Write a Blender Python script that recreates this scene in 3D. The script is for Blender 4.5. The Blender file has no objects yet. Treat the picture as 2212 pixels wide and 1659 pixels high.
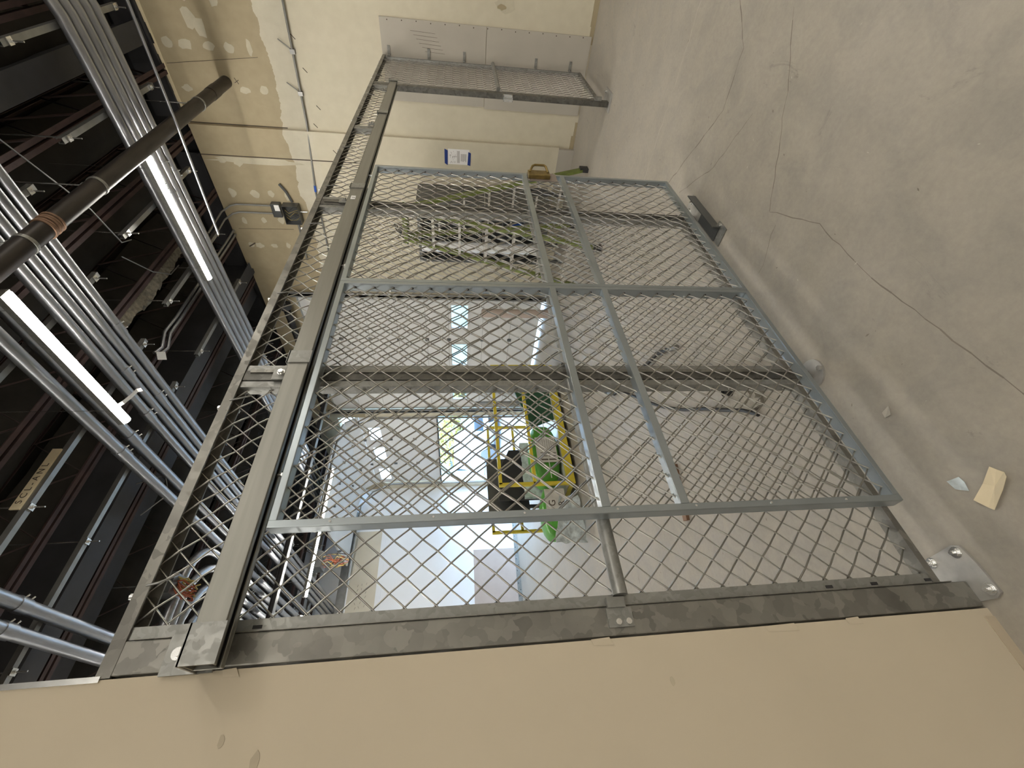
import bpy, math, random
from mathutils import Vector, Matrix

random.seed(7)
scene = bpy.context.scene
C = scene.collection

# ------------------------------------------------------------------ camera
CAM_Z = 1.55
F_PX, PITCH, YAW, ROLL = 929.3, math.radians(7.165), math.radians(41.607), math.radians(0.273)
fw = Vector((math.sin(YAW)*math.cos(PITCH), math.cos(YAW)*math.cos(PITCH), -math.sin(PITCH)))
rt = Vector((math.cos(YAW), -math.sin(YAW), 0.0))
dn = fw.cross(rt)
cr, sr = math.cos(ROLL), math.sin(ROLL)
rt2 = cr*rt + sr*dn
dn2 = -sr*rt + cr*dn
cam = bpy.data.cameras.new('camera')
cam.sensor_width = 36.0
cam.lens = F_PX/2212*36.0
cam.clip_start = 0.02
camo = bpy.data.objects.new('camera', cam)
C.objects.link(camo)
# the phone was held on its side: picture right is world down
m = Matrix((dn2, rt2, -fw)).transposed().to_4x4()
m.translation = Vector((0, 0, CAM_Z))
camo.matrix_world = m
scene.camera = camo

# ------------------------------------------------------------------ world, exposure
w = bpy.data.worlds.new('world')
scene.world = w
w.use_nodes = True
nt = w.node_tree
bg = nt.nodes['Background']
bg.inputs[0].default_value = (0.45, 0.69, 1.0, 1)
bg.inputs[1].default_value = 4.6
vs = scene.view_settings
vs.view_transform = 'Standard'
vs.look = 'None'
vs.gamma = 1
vs.use_curve_mapping = False
vs.exposure = 2.2
LED_STRENGTH = 26.0
sun = bpy.data.lights.new('sun', 'SUN')
sun.energy = 0.6
sun.angle = math.radians(2)
suno = bpy.data.objects.new('sun', sun)
suno.rotation_euler = (math.radians(48), 0, math.radians(205))
C.objects.link(suno)

# ------------------------------------------------------------------ materials
def new_mat(name):
    mt = bpy.data.materials.new(name)
    mt.use_nodes = True
    n = mt.node_tree.nodes
    return mt, n, mt.node_tree.links, n['Principled BSDF']

def ramp(n, l, fac, stops):
    r = n.new('ShaderNodeValToRGB')
    e = r.color_ramp.elements
    e[0].position, e[0].color = stops[0][0], (*stops[0][1], 1)
    e[1].position, e[1].color = stops[-1][0], (*stops[-1][1], 1)
    for p, c in stops[1:-1]:
        x = e.new(p)
        x.color = (*c, 1)
    l.new(fac, r.inputs[0])
    return r.outputs[0]

def noise(n, l, scale, detail=4, rough=0.55, dist=0.0, sc3=None):
    tc = n.new('ShaderNodeTexCoord')
    t = n.new('ShaderNodeTexNoise')
    t.inputs['Scale'].default_value = scale
    t.inputs['Detail'].default_value = detail
    t.inputs['Roughness'].default_value = rough
    t.inputs['Distortion'].default_value = dist
    if sc3:
        mp = n.new('ShaderNodeMapping')
        mp.inputs['Scale'].default_value = sc3
        l.new(tc.outputs['Object'], mp.inputs[0])
        l.new(mp.outputs[0], t.inputs['Vector'])
    else:
        l.new(tc.outputs['Object'], t.inputs['Vector'])
    return t.outputs[0]

def bump(n, l, b, h, strength=0.2, dist=0.01):
    bp = n.new('ShaderNodeBump')
    bp.inputs['Strength'].default_value = strength
    bp.inputs['Distance'].default_value = dist
    l.new(h, bp.inputs['Height'])
    l.new(bp.outputs[0], b.inputs['Normal'])

def mix(n, l, fac, a, b, mode='MIX'):
    x = n.new('ShaderNodeMix')
    x.data_type = 'RGBA'
    x.blend_type = mode
    for sock, v in ((x.inputs[0], fac), (x.inputs[6], a), (x.inputs[7], b)):
        if hasattr(v, 'default_value') or hasattr(v, 'links'):
            l.new(v, sock)
        elif isinstance(v, (int, float)):
            sock.default_value = v
        else:
            sock.default_value = (*v, 1)
    return x.outputs[2]

def mat(name, col, rough=0.6, metal=0.0, var=0.12, scale=8.0, bmp=0.0, sc3=None, spec=None, emit=None):
    mt, n, l, b = new_mat(name)
    f = noise(n, l, scale, sc3=sc3)
    lo = tuple(c*(1-var) for c in col)
    hi = tuple(min(1, c*(1+var)) for c in col)
    l.new(ramp(n, l, f, [(0.3, lo), (0.7, hi)]), b.inputs['Base Color'])
    b.inputs['Roughness'].default_value = rough
    b.inputs['Metallic'].default_value = metal
    if spec is not None:
        b.inputs['Specular IOR Level'].default_value = spec
    if bmp:
        bump(n, l, b, f, bmp, 0.004)
    if emit:
        b.inputs['Emission Color'].default_value = (*emit[0], 1)
        b.inputs['Emission Strength'].default_value = emit[1]
    return mt

def galv(name, a, b_, scale=28, metal=0.55, rough=0.42):
    mt, n, l, b = new_mat(name)
    tc = n.new('ShaderNodeTexCoord')
    nz = n.new('ShaderNodeTexNoise'); nz.inputs['Scale'].default_value = 22
    l.new(tc.outputs['Object'], nz.inputs['Vector'])
    mx = mix(n, l, 0.07, tc.outputs['Object'], nz.outputs[1])
    v = n.new('ShaderNodeTexVoronoi'); v.inputs['Scale'].default_value = scale
    l.new(mx, v.inputs['Vector'])
    sp = n.new('ShaderNodeSeparateColor'); l.new(v.outputs['Color'], sp.inputs[0])
    c1 = ramp(n, l, sp.outputs[0], [(0.0, a), (0.45, tuple((x+y)/2 for x, y in zip(a, b_))), (1.0, b_)])
    f = noise(n, l, 5, 5)
    c2 = mix(n, l, 0.35, c1, ramp(n, l, f, [(0.3, tuple(x*0.6 for x in a)), (0.7, b_)]))
    l.new(c2, b.inputs['Base Color'])
    b.inputs['Metallic'].default_value = metal
    rr = ramp(n, l, sp.outputs[1], [(0, (rough-0.1,)*3), (1, (rough+0.12,)*3)])
    l.new(rr, b.inputs['Roughness'])
    return mt

M = {}
M['galv'] = galv('galvanized_steel', (0.14, 0.135, 0.12), (0.28, 0.27, 0.24))
M['galvpost'] = galv('dark_galvanized_steel', (0.075, 0.072, 0.064), (0.15, 0.145, 0.13), 40)  # darker galvanized tone for the inner and latch posts
M['plate'] = mat('pale_zinc_plate', (0.42, 0.41, 0.385), 0.45, 0.5, 0.2, 14)
M['galvfine'] = galv('fine_galvanized_steel', (0.22, 0.22, 0.205), (0.32, 0.32, 0.30), 60)
M['door'] = mat('zinc_plated_steel', (0.36, 0.40, 0.42), 0.3, 0.85, 0.08, 3)
M['track'] = mat('brushed_track_steel', (0.235, 0.23, 0.205), 0.4, 0.6, 0.08, 5, sc3=(0.5, 3, 10))
M['wire'] = mat('crimped_wire', (0.38, 0.37, 0.34), 0.31, 1.0, 0.15, 12)
M['zinc'] = mat('bright_zinc', (0.72, 0.72, 0.70), 0.22, 0.9, 0.1, 30)
M['conduit'] = mat('bright_conduit', (0.34, 0.35, 0.37), 0.33, 0.85, 0.14, 5, sc3=(8, 1, 8))
M['strut'] = mat('strut_steel', (0.26, 0.26, 0.25), 0.42, 0.7, 0.12, 10)
M['blackpipe'] = mat('black_iron_pipe', (0.032, 0.026, 0.022), 0.42, 0.3, 0.4, 7, sc3=(0.6, 3, 3))
M['red'] = mat('red_primer', (0.062, 0.036, 0.033), 0.75, 0.0, 0.25, 9)
M['darkgrey'] = mat('grey_beam_paint', (0.05, 0.05, 0.055), 0.7, 0, 0.15, 4)
M['black'] = mat('matte_black', (0.02, 0.02, 0.022), 0.6, 0, 0.2, 10)
M['rubber'] = mat('black_rubber', (0.018, 0.018, 0.02), 0.45, 0, 0.2, 10)
M['insul'] = mat('dark_roof_insulation', (0.022, 0.019, 0.015), 0.95, 0, 0.5, 3.2, bmp=0.5)
M['rockwool'] = mat('fibrous_fireproofing', (0.19, 0.17, 0.13), 0.95, 0, 0.4, 30, bmp=0.8)
M['cream'] = mat('cream_paint', (0.56, 0.515, 0.40), 0.62, 0, 0.03, 1.2)
M['wallwhite'] = mat('white_paint', (0.80, 0.82, 0.84), 0.6, 0, 0.03, 1.2)
M['beige'] = mat('beige_gypsum_paper', (0.50, 0.435, 0.325), 0.75, 0, 0.035, 2.2)
M['board'] = mat('grey_cement_board', (0.42, 0.39, 0.335), 0.75, 0, 0.05, 3)
M['pinkboard'] = mat('brown_panel_board', (0.44, 0.36, 0.31), 0.7, 0, 0.05, 3)
M['smudge'] = mat('wall_smudge', (0.44, 0.38, 0.28), 0.8)
M['palegyp'] = mat('pale_gypsum_paper', (0.60, 0.55, 0.44), 0.8, 0, 0.05, 3)
M['basepaper'] = mat('brown_base_paper', (0.42, 0.355, 0.26), 0.8, 0, 0.06, 9)
M['housewhite'] = mat('plain_white_wall', (0.8, 0.79, 0.77), 0.7, 0, 0.02, 2)
M['tan'] = mat('tan_gypsum_paper', (0.36, 0.30, 0.19), 0.8, 0, 0.07, 3)
M['mud'] = mat('joint_compound', (0.50, 0.46, 0.35), 0.8, 0, 0.06, 12)
M['line'] = mat('pencil_line', (0.07, 0.055, 0.04), 0.8)
M['garage'] = mat('white_garage_panel', (0.66, 0.66, 0.65), 0.5, 0, 0.03, 2)
M['brass'] = mat('yellow_zinc_brass', (0.21, 0.15, 0.05), 0.4, 0.6, 0.3, 20)
M['bronze'] = mat('dull_latch_plate', (0.27, 0.225, 0.20), 0.5, 0.3, 0.1, 20)
M['yellow'] = mat('yellow_cart_paint', (0.62, 0.50, 0.04), 0.45, 0, 0.08, 8)
M['green'] = mat('bright_green_bag', (0.075, 0.30, 0.03), 0.35, 0, 0.25, 9, bmp=0.5)
M['bagwhite'] = mat('white_bag_print', (0.55, 0.54, 0.50), 0.4, 0, 0.08, 14, bmp=0.3)
M['darkgreen'] = mat('dark_green_tarp', (0.018, 0.075, 0.038), 0.5, 0, 0.2, 6)
M['ladder'] = mat('green_fiberglass', (0.13, 0.165, 0.035), 0.5, 0, 0.25, 14)
M['alu'] = mat('aluminium', (0.60, 0.58, 0.54), 0.35, 0.7, 0.08, 20)
M['cabinet'] = mat('dark_steel_cabinet', (0.11, 0.115, 0.115), 0.3, 0.5, 0.15, 4)
M['paintedshine'] = mat('steel_painted_reflection', (0.88, 0.90, 0.92), 0.2, 0.4, 0.04, 4)  # near-white base paints in the daylight mirrored by the polished column
M['paper'] = mat('white_paper', (0.78, 0.77, 0.76), 0.6, 0, 0.02, 20)
M['creampaper'] = mat('cream_paper', (0.72, 0.62, 0.43), 0.65, 0, 0.04, 12)
M['bluetape'] = mat('blue_masking_tape', (0.01, 0.035, 0.20), 0.6, 0, 0.08, 20)
M['wood'] = mat('brown_wood', (0.22, 0.13, 0.08), 0.7, 0, 0.2, 6, sc3=(1, 8, 8))
M['plastic'] = mat('clear_wrap', (0.55, 0.62, 0.64), 0.2, 0, 0.3, 18, bmp=0.8)
M['orange'] = mat('orange_wire', (0.27, 0.06, 0.02), 0.4)
M['yellowwire'] = mat('yellow_wire', (0.36, 0.28, 0.08), 0.4)
M['redplastic'] = mat('red_plastic', (0.5, 0.03, 0.02), 0.4)
M['bluepl'] = mat('blue_plastic', (0.02, 0.09, 0.45), 0.4)
M['concretedust'] = mat('grey_mortar', (0.28, 0.26, 0.22), 0.9, 0, 0.3, 30, bmp=0.6)
M['foliage'] = mat('yellow_autumn_leaves', (0.22, 0.18, 0.03), 0.8, 0, 0.5, 30)
M['truck'] = mat('white_truck_paint', (0.22, 0.25, 0.29), 0.25, 0, 0.02, 4)
M['asphalt'] = mat('pale_asphalt', (0.10, 0.10, 0.105), 0.9, 0, 0.15, 5)
M['glassdark'] = mat('dark_glass', (0.03, 0.04, 0.05), 0.08, 0, 0.1, 4)
M['house'] = mat('pale_green_wall', (0.20, 0.27, 0.24), 0.7, 0, 0.04, 2)

def led_mat():
    mt, n, l, b = new_mat('led_lens')
    b.inputs['Base Color'].default_value = (0.9, 0.9, 0.9, 1)
    b.inputs['Emission Color'].default_value = (1.0, 0.945, 0.85, 1)
    b.inputs['Emission Strength'].default_value = LED_STRENGTH
    return mt
M['led'] = led_mat()

def glass_mat():
    mt, n, l, b = new_mat('window_glass')
    b.inputs['Base Color'].default_value = (0.9, 0.96, 1.0, 1)
    b.inputs['Roughness'].default_value = 0.03
    b.inputs['Transmission Weight'].default_value = 1.0
    b.inputs['IOR'].default_value = 1.45
    return mt
M['glass'] = glass_mat()

def floor_mat():
    mt, n, l, b = new_mat('troweled_concrete')
    f1 = noise(n, l, 0.9, 6, 0.6, 0.6)
    f2 = noise(n, l, 5.5, 6, 0.6, 0.8)
    f3 = noise(n, l, 42, 5, 0.7)
    f4 = noise(n, l, 2.2, 8, 0.72, 1.6, (1, 2.2, 1))
    c = ramp(n, l, f1, [(0.3, (0.285, 0.258, 0.22)), (0.5, (0.34, 0.312, 0.27)), (0.7, (0.41, 0.38, 0.335))])
    c = mix(n, l, 0.45, c, ramp(n, l, f2, [(0.35, (0.27, 0.25, 0.22)), (0.62, (0.42, 0.38, 0.31))]))
    c = mix(n, l, 0.18, c, ramp(n, l, f3, [(0.3, (0.22, 0.20, 0.17)), (0.7, (0.48, 0.44, 0.37))]))
    # dark scuffs and pale scratches worn into the slab
    sc = ramp(n, l, f4, [(0.30, (0.55, 0.55, 0.55)), (0.37, (1, 1, 1)), (0.68, (1, 1, 1)), (0.74, (1.18, 1.18, 1.18))])
    c = mix(n, l, 0.6, c, sc, 'MULTIPLY')
    l.new(c, b.inputs['Base Color'])
    l.new(ramp(n, l, f2, [(0.3, (0.42,)*3), (0.7, (0.6,)*3)]), b.inputs['Roughness'])
    b.inputs['Specular IOR Level'].default_value = 0.45
    bump(n, l, b, f3, 0.12, 0.003)
    return mt
M['floor'] = floor_mat()

def wall_right_mat():
    """cream paint below, a trowelled band of joint compound, bare tan gypsum above"""
    mt, n, l, b = new_mat('part_painted_gypsum')
    tc = n.new('ShaderNodeTexCoord')
    sx = n.new('ShaderNodeSeparateXYZ'); l.new(tc.outputs['Object'], sx.inputs[0])
    nz = noise(n, l, 2.0, 5, 0.65)
    ad = n.new('ShaderNodeMath'); ad.operation = 'MULTIPLY_ADD'
    l.new(nz, ad.inputs[0]); ad.inputs[1].default_value = 0.28; l.new(sx.outputs[2], ad.inputs[2])
    gt = n.new('ShaderNodeMath'); gt.operation = 'GREATER_THAN'; gt.inputs[1].default_value = 3.78
    l.new(ad.outputs[0], gt.inputs[0])
    g2 = n.new('ShaderNodeMath'); g2.operation = 'GREATER_THAN'; g2.inputs[1].default_value = 3.45
    l.new(ad.outputs[0], g2.inputs[0])
    fine = noise(n, l, 9, 4)
    cream = ramp(n, l, fine, [(0.3, (0.535, 0.49, 0.375)), (0.7, (0.575, 0.53, 0.41))])
    band = ramp(n, l, fine, [(0.3, (0.53, 0.49, 0.385)), (0.7, (0.58, 0.54, 0.43))])
    tan = ramp(n, l, fine, [(0.3, (0.345, 0.285, 0.18)), (0.7, (0.385, 0.32, 0.205))])
    c = mix(n, l, g2.outputs[0], cream, band)
    c = mix(n, l, gt.outputs[0], c, tan)
    l.new(c, b.inputs['Base Color'])
    b.inputs['Roughness'].default_value = 0.65
    return mt
M['wallright'] = wall_right_mat()

# ------------------------------------------------------------------ mesh helpers
class MB:
    def __init__(s):
        s.v, s.f, s.sm = [], [], []
    def add(s, vs_, fs, smooth=False):
        o = len(s.v)
        s.v += [tuple(p) for p in vs_]
        for f in fs:
            s.f.append(tuple(i+o for i in f))
            s.sm.append(smooth)
        return s
    def box(s, x0, x1, y0, y1, z0, z1):
        if x0 > x1: x0, x1 = x1, x0
        if y0 > y1: y0, y1 = y1, y0
        if z0 > z1: z0, z1 = z1, z0
        vs_ = [(x, y, z) for x in (x0, x1) for y in (y0, y1) for z in (z0, z1)]
        return s.add(vs_, [(0, 1, 3, 2), (4, 6, 7, 5), (0, 4, 5, 1), (2, 3, 7, 6), (0, 2, 6, 4), (1, 5, 7, 3)])
    def bar(s, p, q, a, b_, up=(0, 0, 1)):
        """rectangular bar from p to q; a wide across, b_ thick along up"""
        p, q = Vector(p), Vector(q)
        d = (q-p).normalized(); u = Vector(up)
        if abs(d.dot(u)) > 0.98: u = Vector((0, 1, 0))
        sd = d.cross(u).normalized(); u = sd.cross(d).normalized()
        vs_ = []
        for c in (p, q):
            for i, j in ((-1, -1), (1, -1), (1, 1), (-1, 1)):
                vs_.append(c + sd*(a/2*i) + u*(b_/2*j))
        return s.add(vs_, [(3, 2, 1, 0), (4, 5, 6, 7), (0, 1, 5, 4), (1, 2, 6, 5), (2, 3, 7, 6), (3, 0, 4, 7)])
    def tube(s, pts, r, n=8, cap=True, up=None):
        pts = [Vector(p) for p in pts]
        rs = r if isinstance(r, (list, tuple)) else [r]*len(pts)
        rings = []
        d0 = (pts[1]-pts[0]).normalized()
        u = Vector(up) if up else (Vector((0, 0, 1)) if abs(d0.z) < 0.9 else Vector((1, 0, 0)))
        for i, p in enumerate(pts):
            a = pts[max(0, i-1)]; b_ = pts[min(len(pts)-1, i+1)]
            d = (b_-a).normalized()
            sd = d.cross(u)
            if sd.length < 1e-4: sd = d.orthogonal()
            sd.normalize(); u = sd.cross(d).normalized()
            rings.append([p + (sd*math.cos(t) + u*math.sin(t))*rs[i] for t in [2*math.pi*k/n for k in range(n)]])
        vs_ = [q for rg in rings for q in rg]
        fs = []
        for i in range(len(pts)-1):
            for k in range(n):
                k2 = (k+1) % n
                fs.append((i*n+k, i*n+k2, (i+1)*n+k2, (i+1)*n+k))
        s.add(vs_, fs, True)
        if cap:
            s.add(rings[0], [tuple(range(n-1, -1, -1))])
            s.add(rings[-1], [tuple(range(n))])
        return s
    def ring(s, c, ax, r0, r1, w_, n=20):
        """flat band around an axis: inner r0, outer r1, width w_"""
        c, ax = Vector(c), Vector(ax).normalized()
        a = ax.orthogonal().normalized(); b_ = ax.cross(a)
        vs_ = []
        for k in range(n):
            t = 2*math.pi*k/n
            d = a*math.cos(t)+b_*math.sin(t)
            for r, h in ((r0, -1), (r1, -1), (r1, 1), (r0, 1)):
                vs_.append(c + d*r + ax*(w_/2*h))
        fs = []
        for k in range(n):
            o, p = 4*k, 4*((k+1) % n)
            for j in range(4):
                j2 = (j+1) % 4
                fs.append((o+j, o+j2, p+j2, p+j))
        return s.add(vs_, fs)
    def poly(s, pts, th=(0, 0, 0)):
        """closed outline with thickness vector"""
        n = len(pts); t = Vector(th)
        a = [Vector(p) for p in pts]; b_ = [p+t for p in a]
        fs = [tuple(range(n)), tuple(range(2*n-1, n-1, -1))]
        fs += [(i, (i+1) % n + 0, (i+1) % n + n, i+n)[::-1] for i in range(n)]
        return s.add(a+b_, fs)
    def build(s, name, mt, parent=None, at=None, bevel=0.0):
        if parent is not None:
            o0 = world_loc(parent)
            loc = Vector((0, 0, 0))
        else:
            if at is None:
                xs = [p[0] for p in s.v]; ys = [p[1] for p in s.v]; zs = [p[2] for p in s.v]
                at = ((min(xs)+max(xs))/2, (min(ys)+max(ys))/2, min(zs))
            o0 = Vector(at); loc = Vector(at)
        me = bpy.data.meshes.new(name)
        me.from_pydata([tuple(Vector(p)-o0) for p in s.v], [], s.f)
        me.materials.append(M[mt])
        me.polygons.foreach_set('use_smooth', s.sm)
        me.update()
        o = bpy.data.objects.new(name, me)
        C.objects.link(o)
        o.location = loc
        if parent is not None: o.parent = parent
        if bevel:
            bv = o.modifiers.new('bevel', 'BEVEL'); bv.width = bevel; bv.segments = 2; bv.limit_method = 'ANGLE'
        return o

def world_loc(o):
    v = Vector((0, 0, 0))
    while o is not None:
        v += o.location
        o = o.parent
    return v

def tag(o, label, cat, group=None, kind=None):
    o['label'] = label; o['category'] = cat
    if group: o['group'] = group
    if kind: o['kind'] = kind
    return o

def thing(name, label, cat, loc=(0, 0, 0), group=None):
    o = bpy.data.objects.new(name, None)
    C.objects.link(o); o.location = loc
    o.empty_display_size = 0.1
    return tag(o, label, cat, group)

def struct(o):
    o['kind'] = 'structure'
    return o

def dup(root, off, label, group=None):
    def cp(o, par):
        c = o.copy(); C.objects.link(c); c.parent = par
        for ch in list(o.children): cp(ch, c)
        return c
    r = cp(root, None)
    r.location = root.location + Vector(off)
    r['label'] = label
    if group: r['group'] = group
    return r

def text(name, body, org, right, up, size, mt, parent, depth=0.0008):
    cu = bpy.data.curves.new(name, 'FONT'); cu.body = body; cu.size = size; cu.extrude = depth; cu.space_character = 1.55 if len(body) > 3 else 1.0
    tmp = bpy.data.objects.new(name+'_tmp', cu)
    me = bpy.data.meshes.new_from_object(tmp)
    bpy.data.objects.remove(tmp)
    r, u = Vector(right).normalized(), Vector(up).normalized()
    nn = r.cross(u)
    mx = Matrix((r, u, nn)).transposed().to_4x4()
    mx.translation = Vector(org) - world_loc(parent)
    me.transform(mx)
    me.materials.clear(); me.materials.append(M[mt])
    o = bpy.data.objects.new(name, me); C.objects.link(o); o.parent = parent
    return o

def blob(cx, cz, rx, rz, y_or_x, axis='X', th=0.0015, n=11, seed=0):
    """irregular flat trowel patch on a wall"""
    rd = random.Random(seed)
    pts = []
    for k in range(n):
        t = 2*math.pi*k/n
        q = 0.72 + 0.4*rd.random()
        a, b_ = cx+rx*q*math.cos(t), cz+rz*q*math.sin(t)
        pts.append((y_or_x, a, b_) if axis == 'X' else (a, y_or_x, b_))
    return pts

# ------------------------------------------------------------------ the setting
XW = 6.10      # face of the far (right-hand) wall
YF = 1.257     # plane of the partition
YB = 11.30     # back wall
ZC = 5.35      # roof deck
fl = MB().box(-5.2, 6.4, -5.2, YB, -0.12, 0.0).build('floor', 'floor', at=(0, 0, 0)); struct(fl)
ce = MB().box(-5.2, 6.3, -5.2, YB, ZC, ZC+0.15).build('ceiling', 'insul', at=(0, 0, ZC)); struct(ce)
wb = MB().box(-5.2, 6.3, YB, YB+0.15, 0, ZC).build('wall_back', 'wallwhite', at=(0, YB, 0)); struct(wb)
wfr = MB().box(-5.2, 6.3, -5.35, -5.2, 0, ZC).build('wall_front', 'housewhite', at=(0, -5.2, 0)); struct(wfr)
wl = MB().box(-5.35, -5.2, -5.2, YB, 0, ZC).build('wall_left', 'housewhite', at=(-5.2, 0, 0)); struct(wl)

# far wall, with the two roll-up door openings cut into it
wr = MB()
wr.box(XW, XW+0.15, -5.2, 4.58, 0, 4.74)
wr.box(XW, XW+0.15, 7.72, 7.98, 0, 4.74)
wr.box(XW, XW+0.15, 10.98, YB, 0, 4.74)
wr.box(XW, XW+0.15, 4.58, 7.72, 4.22, 4.74)
wr.box(XW, XW+0.15, 7.98, 10.98, 4.22, 4.74)
wro = wr.build('wall_right', 'wallright', at=(0, 0, 0)); struct(wro)
wr2 = MB().box(XW-0.045, XW, 2.10, 4.10, 0.20, 4.74).build('wall_furring', 'wallright', wro)
up = MB().box(XW+0.10, XW+0.25, -5.2, YB, 4.74, ZC).build('upper_band', 'black', wro)
# torn edge of the drywall under the roof beam
te = MB()
yy = -1.0
rd = random.Random(3)
while yy < 2.1:
    h = 0.012+0.02*rd.random()
    te.box(XW-0.012, XW-0.001, yy, yy+0.09, 4.735, 4.74+h)
    yy += 0.09
te.build('torn_paper_edge', 'creampaper', wro)
for z0 in (3.56, ):
    MB().box(XW-0.048, XW-0.0455, 2.435, 2.447, 2.8, 4.74).build('reveal_joint', 'line', wro)
MB().box(XW-0.0015, XW, 2.085, 2.095, 3.62, 4.74).build('reveal_joint', 'line', wro)
# joint-compound patches over screws
patches = [(1.316, 4.63, .05, .06), (1.323, 4.45, .05, .08), (1.092, 4.32, .09, .07), (1.16, 4.24, .10, .06), (1.325, 4.221, .045, .07), (1.322, 4.009, .05, .05),
           (1.304, 3.80, .08, .03), (0.86, 4.30, .12, .10), (0.92, 4.02, .07, .05), (1.737, 4.607, .04, .06), (1.70, 4.27, .04, .05), (1.717, 3.98, .04, .06), (1.70, 3.774, .05, .05),
           (0.80, 3.78, .12, .10), (0.6, 4.45, .1, .08)]
for i, (y, z, a, b_) in enumerate(patches):
    p = blob(y, z, a, b_, XW-0.0004-.0003*(i % 6), 'X', seed=i)
    MB().poly(p, (-0.0015, 0, 0)).build('compound_patch', 'mud', wro)
patches2 = [(2.919, 4.542, .07, .05), (2.924, 4.262, .06, .06), (2.913, 4.051, .05, .05), (2.94, 3.84, .07, .05), (3.307, 4.53, .06, .035), (3.295, 4.267, .055, .04), (3.284, 4.027, .06, .05),
            (3.69, 4.56, .05, .05), (3.70, 4.45, .05, .06), (3.695, 4.244, .04, .05), (3.687, 4.045, .05, .035), (2.50, 4.52, .04, .05), (2.52, 4.33, .05, .06)]
for i, (y, z, a, b_) in enumerate(patches2):
    p = blob(y, z, a, b_, XW-0.0454-.0003*(i % 6), 'X', seed=40+i)
    MB().poly(p, (-0.0015, 0, 0)).build('compound_patch', 'mud', wro)
MB().poly(blob(2.49, 4.1, .045, .62, XW-0.0455, 'X', n=15, seed=9), (-0.0012, 0, 0)).build('compound_patch', 'mud', wro)
# scored lines, pencil cross and damaged spots
MB().bar((XW-.001, 1.511, 4.72), (XW-.001, 1.388, 3.737), .004, .002, (1, 0, 0)).build('scored_line', 'line', wro)
MB().bar((XW-.0465, 3.44, 4.65), (XW-.0465, 3.42, 3.9), .004, .002, (1, 0, 0)).build('scored_line', 'line', wro)
MB().bar((XW-.001, 1.60, 4.06), (XW-.001, 1.66, 4.03), .006, .002, (1, 0, 0)).bar((XW-.001, 1.62, 4.02), (XW-.001, 1.65, 4.07), .006, .002, (1, 0, 0)).build('pencil_cross', 'line', wro)
for i, (y, z) in enumerate([(1.15, 3.33), (1.45, 3.28), (1.82, 3.22), (2.02, 3.3), (2.3, 3.12)]):
    MB().bar((XW-.001-(.046 if y > 2.1 else 0), y, z), (XW-.001-(.046 if y > 2.1 else 0), y+.045, z-.04), .008, .002, (1, 0, 0)).build('wall_nick', 'line', wro)
MB().poly(blob(0.73, 1.02, .075, .12, XW-0.0008, 'X', seed=77), (-0.002, 0, 0)).build('torn_paper_scar', 'mud', wro)
MB().poly(blob(0.75, 1.06, .03, .05, XW-0.0030, 'X', seed=78), (-0.001, 0, 0)).build('torn_paper_scar', 'tan', wro)
MB().bar((XW-.0465, 3.72, 4.60), (XW-.0465, 3.66, 4.50), .018, .002, (1, 0, 0)).build('wall_gouge', 'line', wro)
# crumbled edge of the paint at the slab
eb = MB()
yy = -3.0
while yy < 2.1:
    h = 0.03+0.03*rd.random()
    if not (0.85 < yy < 1.72):
        eb.box(XW-0.004, XW-0.0005, yy, yy+0.16, 0.0, h)
    yy += 0.16
eb.build('scraped_base_edge', 'tan', wro)
MB().box(XW-0.055, XW-0.0, 2.12, 2.62, 0, 0.20).build('base_patch_board', 'board', wro)
MB().bar((XW-.056, 2.50, 0.17), (XW-.056, 2.50, 0.05), .005, .002, (1, 0, 0)).build('pencil_note', 'line', wro)

# grey backing board behind the partition end
gb = thing('backing_board', 'tall grey cement board fixed to the cream wall behind the partition end', 'board', (XW-0.008, 1.32, 0))
MB().box(XW-0.016, XW-0.0005, 0.925, 1.72, 0.02, 1.213).build('lower_sheet', 'board', gb)
MB().box(XW-0.016, XW-0.0005, 0.925, 1.70, 1.219, 2.373).build('upper_sheet', 'board', gb)
for k in range(15):
    z = 0.12+k*0.155
    MB().tube([(XW-0.0175, 0.938+0.004*(k % 3), z), (XW-0.016, 0.938+0.004*(k % 3), z)], 0.006, 8).build('screw', 'line', gb)
sm = MB()
for k in range(6):
    sm.bar((XW-.0172, 1.02+k*.035, 2.05-.03*k), (XW-.0172, 1.03+k*.035, 1.78-.02*k), .002, .001, (1, 0, 0))
sm.build('scuff_streaks', 'line', gb)

# near beige wall, coplanar with the partition
wn = MB().box(-5.2, 0.222, YF, YF+0.125, 0.0, ZC).build('wall_near', 'beige', at=(0, YF, 0)); struct(wn)
MB().bar((0.2225, YF-.002, 2.36), (0.2225, YF-.002, ZC), .012, .006, (0, 1, 0)).build('corner_bead', 'zinc', wn)
MB().box(0.2225, 0.2255, YF+.003, YF+.122, 2.36, ZC).build('end_stud', 'zinc', wn)
for i, (x, z, a) in enumerate([(0.12, 1.02, .012), (0.05, 1.98, .02), (0.09, 2.06, .014), (-0.02, 2.2, .03), (-0.33, 0.45, .012)]):
    MB().poly(blob(x, z, a, a*.5, YF-.0004, 'Y', seed=100+i, n=9), (0, -.0006, 0)).build('smudge', 'smudge', wn)
tp = MB()
for x, z, l_ in ((0.205, 0.62, .10), (0.207, 1.15, .06), (0.208, 0.42, .05), (0.206, 2.06, .04)):
    tp.add([(x, YF-.001, z), (x+.018, YF-.004, z+.01), (x+.016, YF-.004, z+l_), (x+.002, YF-.001, z+l_*.9)], [(0, 1, 2, 3)])
tp.build('torn_paper_edge', 'beige', wn)
MB().box(-1.0, 0.20, YF-.0005, YF-.003, 0.0, 0.032).build('loose_paper_edge', 'basepaper', wn)

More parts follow.
